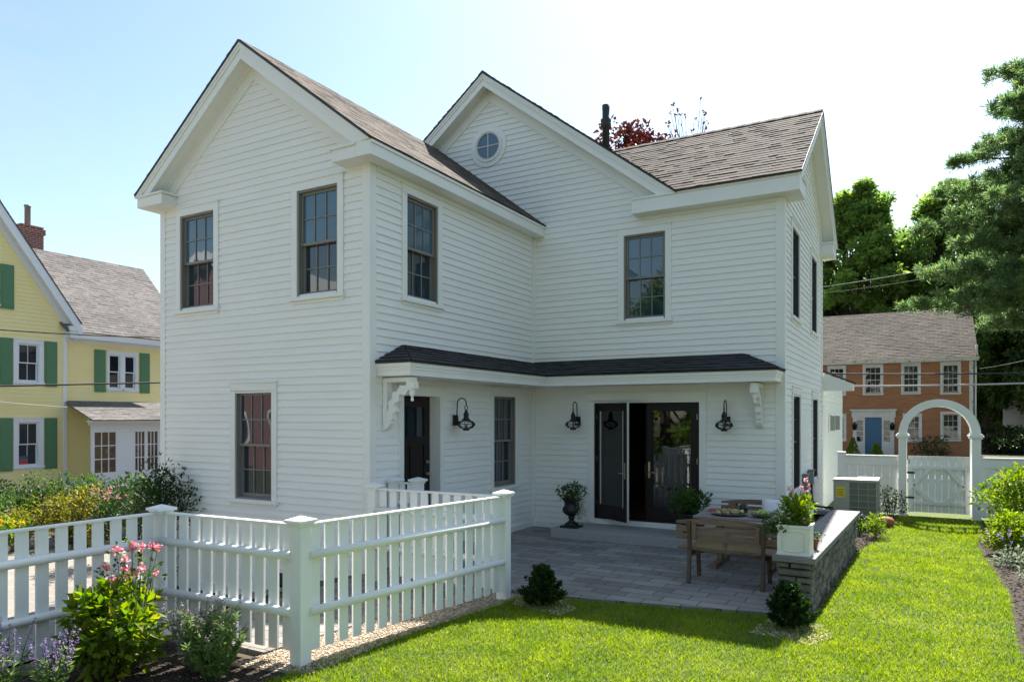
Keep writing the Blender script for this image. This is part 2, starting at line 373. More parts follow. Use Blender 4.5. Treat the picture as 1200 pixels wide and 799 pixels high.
wins += [('E',12.72,13.50,ZU0,ZU1,'d'),('E',15.20,16.02,ZU0,ZU1,'d'),('E',12.80,13.62,.82,2.47,'d'),('E',15.36,16.2,.80,2.47,'d')]
FD = (-5.08,-3.18,.26,2.365)     # french door opening on B
SD = (8.02,8.90,.25,2.39)        # side door on W
def opens(pl): return [(w[1],w[2],w[3],w[4]) for w in wins if w[0] == pl]
EX = .106
# wing front
w = MB(); zt = 7.51
courses(w, *FR['A'], [(XL,-.6),(XW,-.6),(XW,5.6),(-8.54,5.6+2.2*PW),(XL,5.6)], EX, .0165, opens('A'), jit=.001, tabs=2.6); w.build('wall','siding',house)
w = MB(); courses(w, *FR['W'], [(YA,-.1),(YB,-.1),(YB,5.5),(YA,5.5)], EX, .0165, opens('W')+[SD], jit=.001, tabs=2.4); w.build('wall','siding',house)
w = MB(); courses(w, *FR['B'], [(XW,-.1),(XE,-.1),(XE,5.65),(XW,5.65)], EX, .0165, opens('B')+[FD], jit=.001, tabs=2.6)
courses(w, *FR['B'], [(-10.6,5.65),(-3.5,5.65),(-3.72,5.83),(-7.29,5.83+3.57*PW),(-10.6,5.9)], EX, .0165); w.build('wall','siding',house)
w = MB(); yr = 14.53; courses(w, *FR['E'], [(YB,-.1),(YR,-.1),(YR,5.7),(yr,5.7+(yr-YB)*.69),(YB,5.7)], EX, .0165, opens('E'), jit=.001, tabs=2.6)
w.build('wall','siding',house)
w = MB(); courses(w, *FR['E'], [(YR,-.1),(21.8,-.1),(21.8,2.95),(YR,2.95)], EX, .0165); w.build('wall','siding',house)
w = MB(); courses(w, V(XL,0,0), Y, Zv, -X, [(YA,-.6),(22,-.6),(22,5.6),(YA,5.6)], EX, .0165)
w.face([(XL,22,-.6),(XL,22,5.9),(-3.84,22,5.9),(-3.84,22,-.6)]); w.face([(-3.84,YR,-.1),(-3.84,YR,5.8),(XE,YR,5.8),(XE,YR,-.1)]); w.face([(-3.84,21.8,-.1),(-3.84,21.8,2.9),(XE,21.8,2.9),(XE,21.8,-.1)])
w.build('wall','siding',house)
# corner boards
def cb(*b):
    m = MB(); m.box(*b); m.build('corner_board','trim',house,bevel=.004)
t = .022
cb(XW-.115,YA-t,-.1,XW+t,YA,5.47); cb(XW,YA,-.1,XW+t,YA+.115,5.47)
cb(XL-t,YA-t,-.62,XL+.10,YA,5.47)
cb(XE-.12,YB-t,-.1,XE+t,YB,5.58); cb(XE,YB,-.1,XE+t,YB+.13,5.58)
cb(XE,YR-.13,-.1,XE+t,YR,5.65); cb(XE-.02,YR,-.1,XE+t,YR+.02,5.65)
cb(XE,21.65,-.1,XE+t+.004,21.85,2.9)
cb(XW,YB-.05,-.02,XW+.05,YB,5.45)
m = MB(); m.box(XL,YA-.03,-.62,XW-.12,YA,-.48); m.box(XW+.003,YA+.12,0,XW+.028,YB-.05,.12); m.box(XW+.05,YB-.028,0,-5.5,YB-.003,.12); m.build('skirt_board','trim',house)

# ---- roofs
def roofplane(name, P0, U, W, poly, parent, m='shingle', thk=.03, exp=.14, lap=.006, ts=1.0):
    TS[0] = ts
    """P0 origin, U along eave, W up slope (unit)"""
    N = Vector(U).cross(Vector(W)).normalized()
    if N.z < 0: N = -N
    mb = MB(); courses(mb, Vector(P0)+N*thk, U, W, N, poly, exp, lap, jit=.0015*ts, tabs=.20)
    mb.prism(poly, P0, U, W, N, 0, thk)
    return mb.build(name, m, parent)
def slope(dx,dz): l = math.hypot(dx,dz); return l
def upv(dx,dy,dz): return V(dx,dy,dz).normalized()
LP = math.hypot(1,PW)
# wing
yf = YA-OV-.035
roofplane('roof',(-6.075,0,5.64),Y,upv(-1,0,PW),[(yf,0),(YB-.0,0),(YB-.0,2.465*LP),(yf,2.465*LP)],house,lap=.002,ts=.45)
roofplane('roof',(-11.005,0,5.64),Y,upv(1,0,PW),[(yf,0),(YB,0),(YB,2.465*LP),(yf,2.465*LP)],house)
# main gable body
yg = YB-OV-.035
ez = 8.70-3.70*PW
roofplane('roof',(-3.59,0,ez),Y,upv(-1,0,PW),[(yg,0),(yg+.0,0),(22.3,0),(22.3,3.70*LP),(yg,3.70*LP)],house)
roofplane('roof',(-10.99,0,ez),Y,upv(1,0,PW),[(yg,0),(22.3,0),(22.3,3.70*LP),(yg,3.70*LP)],house)
# right wing
sl = (7.80-5.83)/(14.53-11.66); l2 = math.hypot(1,sl); xo = XE+OV+.035
def rw(x,y): return (x,(y-11.66)*l2)
# left boundary: valley with gable roof
def xg(z): return -7.29+(8.70-z)/PW
roofplane('roof',(0,11.66,5.83),X,upv(0,1,sl),[rw(-3.47,11.66),rw(xo,11.66),rw(xo,14.53),rw(xg(7.80),14.53),rw(xg(5.83),11.68)],house)
roofplane('roof',(0,17.40,5.83),X,upv(0,-1,sl),[(xg(5.83),0),(xo,0),(xo,2.87*l2),(xg(7.8),2.87*l2)],house)
# ridge caps
m = MB()
def ridge(p,q,sl_,width,along):
    p,q = Vector(p),Vector(q); d = (q-p); n = max(1,int(d.length/.14)); dd = d/n
    for i in range(n):
        a = p+dd*i; 
        for sgn in (1,-1):
            s_ = (X if along == 'y' else Y)*sgn; dn = V(s_.x,s_.y,-sl_).normalized()*width
            h = .018+.006*(i%2)
            m.obox(a+V(0,0,.012), dd, dn, V(0,0,h))
ridge((-8.54,yf,7.51),(-8.54,YB,7.51),PW,.12,'y'); ridge((-7.29,yg,8.70+.03),(-7.29,22,8.73),PW,.12,'y'); ridge((xg(7.8),14.53,7.83),(xo,14.53,7.83),sl,.13,'x')
m.build('ridge_cap','shingle',house)
# ---- rake trims
def rake(fr, foot, apex, zmin, name='rake_trim', fz=.25):
    O,U,W,N = FR[fr]; m = MB()
    def par(d0,d1,n0,n1,p=foot,q=apex):
        pl_ = clip([(p[0],p[1]-d0),(q[0],q[1]-d0),(q[0],q[1]-d1),(p[0],p[1]-d1)],0,-1,-zmin)
        if pl_: m.prism(pl_,O,U,W,N,n0,n1)
    par(.002,.05,OV,OV+.030); par(.05,.10,OV,OV+.017); par(.002,.235,OV-.025,OV)    # crown steps + fascia
    par(.185,.20,.0,OV-.025)                                                     # soffit
    par(.20,.24,.015,.055); par(.24,.24+fz-.05,.0,.034)                           # bed mould + frieze
    e = MB(); e.prism([(foot[0],foot[1]+.036),(apex[0],apex[1]+.036),(apex[0],apex[1]),(foot[0],foot[1])],O,U,W,N,OV+.030,OV+.042)
    o = m.build(name,'trim',house); e.build('drip_edge','edge',o); return o
rake('A',(-6.075,5.638),(-8.54,7.51),5.644); rake('A',(-11.005,5.638),(-8.54,7.51),5.644)
rake('B',(-3.48,8.70-3.81*PW),(-7.29,8.70),5.842); rake('B',(-10.98,ez),(-7.29,8.70),5.7)
rake('E',(11.65,5.826),(14.53,7.80),5.836); rake('E',(17.41,5.826),(14.53,7.80),5.836)
# ---- eave cornices
def cornice(x0,y0,x1,y1,z0,z1,side):
    """box cornice + stepped crown on outer side"""
    m = MB(); m.box(x0,y0,z0,x1,y1,z1-.05)
    d = {'E':(0,0,.02,0),'S':(0,-.02,0,0)}[side]
    m.box(x0+d[0],y0+d[1],z1-.05,x1+d[2],y1+d[3],z1-.012)
    return m
EZ0,EZ1 = 5.457,5.655
m = cornice(XW,YA-OV,-6.09,YB,EZ0,EZ1,'E'); m.box(XW,YA+.12,EZ0-.07,XW+.03,YB-.05,EZ0); m.build('cornice','trim',house,bevel=.004)
m = cornice(-10.99,YA-OV,XL,YB,EZ0,EZ1,'S'); m.build('cornice','trim',house,bevel=.004)
MZ0,MZ1 = 5.575,5.858
m = cornice(-4.28,11.70,XE+OV,YB,MZ0,MZ1-.005,'S'); m.box(-4.2,YB-.03,MZ0-.06,XE-.12,YB,MZ0); m.build('cornice','trim',house,bevel=.004)
# gable returns
def ret(b, cap):
    m = MB(); m.box(*b); m.box(*cap); m.build('cornice_return','trim',house,bevel=.005)
ret((XW-.42,YA-OV-.001,EZ0-.002,XW,YA,EZ1-.045),(XW-.455,YA-OV-.03,EZ1-.045,XW+.0,YA,EZ1-.012))
ret((-10.985,YA-OV-.002,EZ0-.002,-10.36,YA,EZ1-.045),(-11.02,YA-OV-.03,EZ1-.043,-10.32,YA,EZ1-.012))
ret((XE,YB-.0,MZ0-.001,XE+OV+.001,YB+.38,MZ1-.05),(XE,YB-.0,MZ1-.05,XE+OV+.03,YB+.41,MZ1-.012))
ret((XE,16.72,MZ0-.001,XE+OV+.001,17.37,MZ1-.05),(XE,16.69,MZ1-.05,XE+OV+.03,17.40,MZ1-.012))

# ---- windows
def window(parent, fr, u0, u1, z0, z1, style='t', cas=.105, casm='trim', cols=3, rows=2, sashm='sash', glassm=None, meet=.5, simple=False):
    O,U,W,N = fr if not isinstance(fr,str) else FR[fr]
    def bx(m,a,b,c,d,n0,n1): m.obox(O+U*a+W*c+N*n0, U*(b-a), W*(d-c), N*(n1-n0))
    cm = MB(); zc = z1+.115
    bx(cm,u0-cas,u0,z0-.0,z1,-.02,.030); bx(cm,u1,u1+cas,z0-.0,z1,-.02,.030); bx(cm,u0-cas,u1+cas,z1,zc,-.02,.030)
    bx(cm,u0-cas-.015,u1+cas+.015,zc,zc+.022,-.0,.048)
    # inner jambs
    bx(cm,u0-.012,u0,z0,z1,-.12,-.02); bx(cm,u1,u1+.012,z0,z1,-.12,-.02); bx(cm,u0,u1,z1,z1+.012,-.12,-.02)
    wo = cm.build('window',casm,parent,bevel=.003)
    sm = MB(); bx(sm,u0-cas-.03,u1+cas+.03,z0-.055,z0,-.12,.065); bx(sm,u0-cas,u1+cas,z0-.10,z0-.055,0,.024); sm.build('sill',casm,wo,bevel=.004)
    fm = MB(); fw = .028   # frame liner
    bx(fm,u0,u0+fw,z0,z1,-.115,.012); bx(fm,u1-fw,u1,z0,z1,-.115,.012); bx(fm,u0+fw,u1-fw,z1-fw,z1,-.115,.012); bx(fm,u0+fw,u1-fw,z0,z0+.025,-.115,.004)
    fm.build('frame',sashm,wo)
    zm = z0+(z1-z0)*meet
    a0,a1 = u0+fw,u1-fw
    for nm,(c,d,n,bw) in (('upper',(zm-.02,z1-fw,-.035,.036)),('lower',(z0+.025,zm+.018,-.078,.055))):
        s = MB(); st = .036; th = .032
        bx(s,a0,a0+st,c,d,n-th,n); bx(s,a1-st,a1,c,d,n-th,n); bx(s,a0+st,a1-st,d-.036,d,n-th,n); bx(s,a0+st,a1-st,c,c+bw,n-th,n)
        gw = (a1-a0-2*st); gh = d-.036-(c+bw)
        for i in range(1,cols): 
            uu = a0+st+gw*i/cols; bx(s,uu-.008,uu+.008,c+bw,d-.036,n-th+.004,n-.006)
        for j in range(1,rows):
            zz = c+bw+gh*j/rows; bx(s,a0+st,a1-st,zz-.008,zz+.008,n-th+.005,n-.007)
        s.build('sash',sashm,wo)
        g = MB(); bx(g,a0+.01,a1-.01,c+.01,d-.01,n-th*.5-.012,n-th*.5-.004)
        g.build('glass', (glassm or ('skyglass' if nm == 'upper' else 'glass')), wo)
    # dark room backing just behind the glass
    return wo
for (pl,a,b,c,d,st) in wins:
    window(house, pl, a,b,c,d, sashm='sash' if st == 't' else 'mesh_dark', glassm=None if (st == 't' and c > 3) else 'glass')

# round attic window
def ring(m, c, r0, r1, n0, n1, seg=48):
    O,U,W,N = FR['B']
    for i in range(seg):
        a,b = i*2*math.pi/seg,(i+1)*2*math.pi/seg
        P = lambda r,t,n: O+U*(c[0]+r*math.cos(t))+W*(c[1]+r*math.sin(t))+N*n
        m.face([P(r0,a,n1),P(r1,a,n1),P(r1,b,n1),P(r0,b,n1)][::1]); m.face([P(r1,a,n0),P(r1,b,n0),P(r1,b,n1),P(r1,a,n1)]); m.face([P(r0,b,n0),P(r0,a,n0),P(r0,a,n1),P(r0,b,n1)])
rc = (-7.322,7.39)
m = MB(); ring(m,rc,.30,.405,0,.035); ring(m,rc,.275,.31,0,.055); rwn = m.build('round_window','trim',house)
m = MB(); ring(m,rc,.245,.276,0,.045); m.obox(V(rc[0]-.01,YB-.042,rc[1]-.26),V(.02,0,0),V(0,.012,0),V(0,0,.52)); m.obox(V(rc[0]-.26,YB-.040,rc[1]-.01),V(.52,0,0),V(0,.012,0),V(0,0,.02)); m.build('sash','oldclean',rwn)
m = MB(); m.prism([(rc[0]+.27*math.cos(i*math.pi/16),rc[1]+.27*math.sin(i*math.pi/16)) for i in range(32)],*FR['B'],.022,.027); m.build('glass','skyglass',rwn)

# ---- pent roof (wraps the inner corner)
XP,YP = -5.75,11.35; ZS,ZF,ZT = 2.63,2.80,3.09
pr = MB()
def prf(mb, O, U, W, poly, thk=.025):
    N = Vector(U).cross(Vector(W)).normalized(); 
    if N.z < 0: N = -N
    courses(mb, Vector(O)+N*thk, U, W, N, poly, .12, .008, jit=.002, tabs=.26); mb.prism(poly,O,U,W,N,0,thk)
oe = .035
ps = (ZT-ZF)/(.61+oe); lp = math.hypot(1,ps); XPo,YPo = XP+oe,YP-oe; w_ = XPo-XW; W2 = YB-YPo
y0p,x1p = YA+.09, XE-.0
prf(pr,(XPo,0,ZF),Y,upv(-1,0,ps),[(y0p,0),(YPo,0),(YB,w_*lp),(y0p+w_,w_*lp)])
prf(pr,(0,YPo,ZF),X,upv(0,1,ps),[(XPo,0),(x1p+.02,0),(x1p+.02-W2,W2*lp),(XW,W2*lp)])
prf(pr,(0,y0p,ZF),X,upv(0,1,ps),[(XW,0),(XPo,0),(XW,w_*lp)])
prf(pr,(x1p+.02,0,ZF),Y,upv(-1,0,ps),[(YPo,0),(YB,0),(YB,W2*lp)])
proof = pr.build('porch_roof','shingle_shaded',house)
m = MB()
for (e,za,zb) in ((0,ZS,ZS+.075),(.012,ZS+.075,ZS+.115),(.028,ZS+.115,ZF-.004)):
    m.box(XW,y0p+.045-e,za,XP-.02+e,YP,zb); m.box(XW,YP+.02-e,za,x1p-.03+e,YB,zb) if False else m.box(XP-.02+e,YP+.02-e,za,x1p-.03+e,YB,zb)
    m.box(XW,YP,za,XP-.02+e,YB,zb)
m.build('fascia','trim',proof)
# rear side hood
pr = MB(); y0h = YR+.03
prf(pr,(XE+.66,0,2.80),Y,upv(-1,0,.45),[(y0h,0),(y0h+.28,0),(y0h+.28,.7),(y0h,.7)])
hood = pr.build('side_hood','shingle',house); m = MB(); m.prism([(XE,2.66),(XE+.63,2.66),(XE+.63,2.80),(XE,3.07)],V(0,0,0),X,Zv,Y,y0h+.01,y0h+.27); m.build('fascia','trim',hood)

# ---- brackets
def bracket(name, O, D, sd):
    """O: wall point at top (soffit), D outward unit, sd sideways unit"""
    O,D,sd = map(Vector,(O,D,sd)); m = MB(); hw = .045
    def pz(poly, n0, n1): m.prism(poly, O, D, Zv, sd, n0, n1)
    pz([(.0,-.02),(.07,-.02),(.07,-.70),(.0,-.74)],-hw-.01,hw+.01)                # wall leg
    pz([(.07,-.02),(.50,-.02),(.50,-.08),(.07,-.08)],-hw-.008,hw+.008)            # top arm
    pz([(.40,-.08),(.52,-.08),(.52,-.17),(.40,-.17)],-hw-.014,hw+.014)
    # scrolled brace: quarter ring with scallops
    pts = []; inn = []
    for i in range(15):
        a = math.pi/2*i/14; r = .40+.02*math.sin(i*1.9)
        pts.append((.47-r*math.sin(a)*1.0, -.50+r*math.cos(a)))
    for i in range(15):
        a = math.pi/2*i/14; r = .29+.028*math.sin(i*1.35)
        inn.append((.47-r*math.sin(a), -.50+r*math.cos(a)))
    for i in range(14):
        pz([pts[i],pts[i+1],inn[i+1],inn[i]],-hw,hw)
    pz([(.07,-.50),(.16,-.50),(.15,-.58),(.11,-.60),(.12,-.64),(.07,-.70)],-hw,hw)
    b = m.build('bracket','trim',proof,bevel=0)
    m = MB(); c = O+D*.46+Zv*-.17
    m.lathe([(.012,-.17),(.022,-.155),(.018,-.13),(.014,-.11),(.035,-.085),(.045,-.055),(.03,-.02),(.045,-.012),(.045,0)],c,12); m.build('pendant','trim',b)
bracket('bracket',(XW+.02,7.62,ZS),X,Y); bracket('bracket',(-2.20,YB-.02,ZS),-Y,X)

# ---- french doors + room
m = MB(); a,b,c,d = FD; O,U,W,N = FR['B']
def bxB(m,a,b,c,d,n0,n1): m.obox(V(a,YB,c)-Y*n0, V(b-a,0,0), V(0,0,d-c), -Y*(n1-n0))
bxB(m,a-.12,a,c-.06,d,-.01,.032); bxB(m,b,b+.12,c-.06,d,-.01,.032); bxB(m,a-.12,b+.12,d,d+.13,-.01,.032); bxB(m,a-.14,b+.14,d+.13,d+.155,0,.05); bxB(m,a-.05,b+.05,c-.10,c-.003,-.1,.05)
fdo = m.build('french_door','trim',house,bevel=.004)
m = MB(); bxB(m,a,a+.035,c,d,-.14,.010); bxB(m,b-.035,b,c,d,-.14,.010); bxB(m,a+.035,b-.035,d-.035,d,-.14,.010); bxB(m,a+.035,b-.035,c,c+.03,-.14,.010); m.build('frame','black_door',fdo)
# room
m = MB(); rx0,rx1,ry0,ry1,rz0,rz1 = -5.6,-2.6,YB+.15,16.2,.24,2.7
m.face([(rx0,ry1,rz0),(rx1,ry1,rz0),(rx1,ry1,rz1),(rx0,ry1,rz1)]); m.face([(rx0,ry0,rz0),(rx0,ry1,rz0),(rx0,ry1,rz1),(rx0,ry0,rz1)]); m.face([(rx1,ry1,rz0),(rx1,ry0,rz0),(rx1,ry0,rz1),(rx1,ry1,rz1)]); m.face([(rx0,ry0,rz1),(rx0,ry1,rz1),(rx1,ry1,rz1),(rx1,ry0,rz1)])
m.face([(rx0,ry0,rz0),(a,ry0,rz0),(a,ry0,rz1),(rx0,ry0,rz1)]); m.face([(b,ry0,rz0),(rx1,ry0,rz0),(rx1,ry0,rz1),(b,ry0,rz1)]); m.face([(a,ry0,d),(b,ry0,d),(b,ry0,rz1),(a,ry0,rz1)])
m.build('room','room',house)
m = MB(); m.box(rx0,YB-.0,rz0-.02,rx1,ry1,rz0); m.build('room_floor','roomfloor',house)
def dleaf(hinge, ang, sgn, wd, name='door_leaf'):
    """sgn +1: leaf extends along +x from hinge when closed; ang opens outward (towards -y)"""
    D = V(math.cos(ang)*sgn, -math.sin(ang), 0); T = V(0,0,1).cross(D)*sgn; T = T if T.y > 0 else -T
    hz = Vector(hinge); z0,z1 = .285,2.325; ht = z1-z0; m = MB(); th = .045; st = .105
    def bo(mm,u0,u1,w0,w1,n0=0,n1=th): mm.obox(hz+D*u0+Zv*(w0)+T*n0, D*(u1-u0), Zv*(w1-w0), T*(n1-n0))
    bo(m,0,st,z0,z1); bo(m,wd-st,wd-.004,z0,z1); bo(m,st,wd-st,z1-.14,z1); bo(m,st,wd-st,z0,z0+.24)
    l = m.build('door_leaf','black_door',fdo,bevel=.003)
    g = MB(); bo(g,st-.004,wd-st+.004,z0+.23,z1-.13,.018,.026); g.build('glass','clear',l)
    g = MB(); bo(g,wd-.004,wd,z0,z1,.002,th-.002); 
    if ang > 0: g.build('edge_strip','weather',l)
    # glazing bead
    g = MB(); bo(g,st,st+.014,z0+.24,z1-.14,-.004,.016); bo(g,wd-st-.014,wd-st,z0+.24,z1-.14,-.004,.016)
    g.build('glazing_bead','weather' if ang > 0 else 'black_door',l)
    hd = MB(); bo(hd,wd-.075,wd-.04,1.02,1.30,-.008,0); 
    p = hz+D*(wd-.058)+Zv*1.12-T*.008; hd.tube([p,p-T*.045],.010,8); hd.tube([p-T*.045,p-T*.045-D*.12],.008,8)
    hd.build('handle','brass',l,bevel=0)
    for zz in (z0+.2,z0+1.0,z0+1.75):
        h = MB(); bo(h,-.012,.012,zz,zz+.10,-.006,0); h.build('hinge','brass',l)
    return l
dleaf((a+.04,YB+.0,0),R(33),1,.905); dleaf((b-.04,YB+.035,0),0,-1,.905)
# chair inside
ch = empty('dining_chair',(-4.42,13.6,.24),'brown wooden chair just inside the half open glass door','chair')
m = MB(); m.box(-4.64,13.4,.68,-4.2,13.82,.72); m.build('seat','chairwood',ch,bevel=.01)
for dx in (-.2,.2):
    for dy in (-.18,.2):
        m = MB(); m.tube([(-4.42+dx,13.6+dy,.24),(-4.42+dx*.95,13.6+dy*.95,.68)],.018,8); m.build('leg','chairwood',ch)
m = MB(); m.tube([(-4.62,13.42,.72),(-4.62,13.38,1.16)],.016,8); m.tube([(-4.22,13.42,.72),(-4.22,13.38,1.16)],.016,8); m.box(-4.62,13.365,.95,-4.22,13.39,1.17); m.build('backrest','chairwood',ch)

# ---- side door
m = MB(); a,b,c,d = SD; O,U,W,N = FR['W']
def bxW(m,a,b,c,d,n0,n1): m.obox(V(XW+n0,a,c), V(0,b-a,0), V(0,0,d-c), V(n1-n0,0,0))
bxW(m,a-.11,a,c-.1,d,-.02,.030); bxW(m,b,b+.11,c-.1,d,-.02,.030); bxW(m,a-.11,b+.11,d,d+.13,-.02,.030); bxW(m,a-.13,b+.13,d+.13,d+.15,0,.045)
bxW(m,a-.02,a,c,d,-.24,-.02); bxW(m,b,b+.02,c,d,-.24,-.02); bxW(m,a,b,d,d+.02,-.24,-.02); bxW(m,a-.02,b+.02,c-.06,c,-.24,.06)
sdo = m.build('side_door','trim',house,bevel=.003)
m = MB(); n1 = -.17
bxW(m,a,a+.14,c,d,n1-.045,n1); bxW(m,b-.14,b,c,d,n1-.045,n1); bxW(m,a+.14,b-.14,d-.16,d,n1-.045,n1); bxW(m,a+.14,b-.14,c,c+.25,n1-.045,n1); bxW(m,a+.14,b-.14,d-.74,d-.60,n1-.045,n1); bxW(m,a+.40,a+.48,c+.25,d-.74,n1-.045,n1)
bxW(m,a+.14,b-.14,c+.25,d-.74,n1-.04,n1-.018)
for k in (1,2): bxW(m,a+.14+.2*k-.012,a+.14+.2*k+.012,d-.60,d-.16,n1-.04,n1-.003)
dd_ = m.build('door_panel','black_door',sdo)
m = MB(); bxW(m,a+.14,b-.14,d-.60,d-.16,n1-.03,n1-.022); m.build('glass','glass',dd_)
m = MB()
for zz in (1.22,1.40):
    m.tube([(XW+n1,b-.075,zz),(XW+n1+.02,b-.075,zz)],.026,12); m.tube([(XW+n1+.02,b-.075,zz),(XW+n1+.05,b-.075,zz)],.012 if zz > 1.3 else .022,12)
m.build('handle','brass',dd_)
stp = MB(); stp.box(XW+.03,7.80,.0,XW+.78,9.15,.19); o = stp.build('side_step','granite',None,bevel=.012); tag(o,'grey granite step below the black side door','step')

# ---- vent pipe
m = MB(); px_,py_ = -6.453,15.886
m.lathe([(.085,8.0),(.085,8.95),(.125,8.97),(.125,9.06),(.112,9.08),(.125,9.10),(.125,9.16),(.085,9.18),(.085,9.38),(.09,9.40),(.09,9.50)],(px_,py_,0),16)
vp = m.build('vent_pipe','pipe',house); m = MB(); m.lathe([(.17,8.05),(.14,8.22),(.09,8.3)],(px_,py_,0),16); m.build('flashing','pipe',vp)

# ---- foundation behind wing front & basement window
m = MB(); m.box(-8.15,YA-.034,-.42,-7.45,YA-.004,-.12); bw_ = m.build('basement_window','trim',house); m = MB(); m.box(-8.09,YA-.038,-.37,-7.51,YA-.036,-.16); m.build('glass','glass',bw_)

# ================================================================= wall lanterns
def lantern(origin, D, label):
    """local frame: x = outward from wall; rotated by rz"""
    rz = math.atan2(D[1],D[0]); e = empty('wall_lantern', origin, label, 'lantern', 'black onion lanterns on the white walls', rz)
    return e
def lantern_parts(e):
    m = MB(); m.box(0,-.055,-.12,.03,.055,.04); m.box(.03,-.035,-.09,.05,.035,.01); m.build('wall_plate','iron',e,bevel=.004,local=True)
    m = MB(); pts = [(.04,0,-.03)]; 
    pts += [(.045,0,.12),(.05,0,.2)]+[(.135-.085*math.cos(i*math.pi/10),0,.22+.085*math.sin(i*math.pi/10)) for i in range(0,11)]+[(.215,0,.19)]
    m.tube(pts,.009,8); m.tube([(.05,0,-.06),(.13,0,-.06)],.008,6); m.build('arm','iron',e,local=True)
    m = MB(); 
    for i in range(12):
        a0,a1 = i*math.pi/6,(i+1)*math.pi/6; m.tube([(.215+.028*math.cos(a0),0,.155+.034*math.sin(a0)),(.215+.028*math.cos(a1),0,.155+.034*math.sin(a1))],.006,6,False)
    m.lathe([(.064,-.04),(.066,-.025),(.042,-.01),(.040,.05),(.048,.055),(.03,.08),(.02,.115),(.008,.125)],(.215,0,0),16); m.build('cap','iron',e,local=True)
    m = MB(); m.lathe([(.05,-.175),(.10,-.155),(.135,-.115),(.132,-.085),(.10,-.055),(.06,-.04)],(.215,0,0),24); m.build('globe','globe',e,local=True)
    m = MB()
    for k in range(4):
        a_ = k*math.pi/2+.4; pf = [(.05,-.175),(.102,-.155),(.139,-.115),(.136,-.085),(.103,-.055),(.06,-.04)]
        m.tube([(.215+r*math.cos(a_),r*math.sin(a_),z) for r,z in pf],.004,5)
    m.tube([(.215+.141*math.cos(i*math.pi/8),.141*math.sin(i*math.pi/8),-.10) for i in range(17)],.004,5); m.lathe([(.045,-.20),(.052,-.195),(.052,-.168),(.045,-.16)],(.215,0,0),16); m.lathe([(.012,-.165),(.012,-.10)],(.215,0,0),8)
    m.build('cage','iron',e,local=True)
e0 = lantern((XW+.02,9.30,2.07),(1,0),'black lantern between the dark side door and the tall porch window'); lantern_parts(e0)
dup(e0,(-5.40,YB-.02,2.05),R(-90),'black lantern on the corner side of the open glass door, above the urn'); dup(e0,(-2.72,YB-.02,2.05),R(-90),'black lantern right of the glass doors, beside the scrolled bracket')

# ================================================================= ground, patio, driveway
def gz(x,y):
    if x > -6.5: return 0.0
    if x < -9: return -.6
    return -.6*(-6.5-x)/2.5
def sheet(name, xs, ys, dz, m, f=gz):
    mb = MB()
    for i in range(len(xs)-1):
        for j in range(len(ys)-1):
            q = [(xs[i],ys[j]),(xs[i+1],ys[j]),(xs[i+1],ys[j+1]),(xs[i],ys[j+1])]
            mb.face([(x,y,f(x,y)+dz) for x,y in q])
    o = mb.build(name,m,None); tag(o,kind='structure'); return o
sheet('ground',[-600,-9,-6.5,600],[-400,900],-.02,'ground')
o = sheet('driveway',[-15.6,-9,-6.9],[-30,6.9],.004,'driveway')  # stretch behind the camera added to bounce light onto the gable wall
sheet('driveway_side',[-15.6,-10.95],[6.9,30],.003,'driveway')
def flat(name, poly, z, m, zb=None, kind='structure'):
    mb = MB(); 
    if zb is None: mb.face([(x,y,z) for x,y in poly])
    else: mb.prism(poly,V(0,0,0),X,Y,Zv,zb,z)
    o = mb.build(name,m,None); tag(o,kind=kind); return o
flat('patio',[(-6.3,4.36),(-4.98,4.36),(-4.62,7.36),(-3.3,7.47),(-1.33,7.88),(-1.30,8.2),(-1.30,12.0),(-6.34,12.0),(-6.34,7.32),(-6.3,7.0)],.022,'paver',-.05)
lawnpoly = [(-4.42,-4),(.92,-4),(.78,6),(.80,8),(.93,10),(.88,12),(.84,13.7),(1.0,15.2),(1.1,17.05),(-.34,17.05),(-.42,15.2),(-.62,13.2),(-.78,12.3),(-.90,8.15),(-1.33,7.80),(-3.3,7.40),(-4.0,7.28),(-4.02,6.9),(-4.25,5.5),(-4.42,4.2)]
flat('lawn',lawnpoly,.006,'lawnbase',-.05)
flat('lawn_behind_gate',[(-6,17.2),(8,17.2),(8,26),(-6,26)],.004,'lawnbase')
flat('street',[(-60,29),(60,29),(60,37),(-60,37)],-.012,'asphalt')
flat('sidewalk',[(-60,26.5),(60,26.5),(60,28.4),(-60,28.4)],.10,'granite',-.05)
flat('flower_bed',[(.92,-4),(6.5,-4),(6.5,17.0),(1.1,17.0),(.84,13.7),(.93,10),(.80,8),(.78,6)],.012,'mulch',-.05)
flat('front_bed',[(-6.22,-1),(-4.43,-1),(-4.43,4.1),(-4.60,4.22),(-6.22,4.15)],.010,'mulch',-.05)
flat('side_bed',[(-1.84,12.35),(-.80,12.35),(-.62,13.2),(-.42,15.2),(-.34,17.05),(-1.84,17.05)],.008,'mulch',-.05)
flat('gravel_strip',[(-4.98,4.0),(-4.28,4.16),(-4.27,4.55),(-4.23,5.5),(-4.0,6.85),(-3.98,7.2),(-4.62,7.30)],.014,'gravelbase',-.05)
flat('garden_bed',[(-24.5,2),(-15.6,2),(-15.6,24),(-24.5,24)],-.585,'mulch')
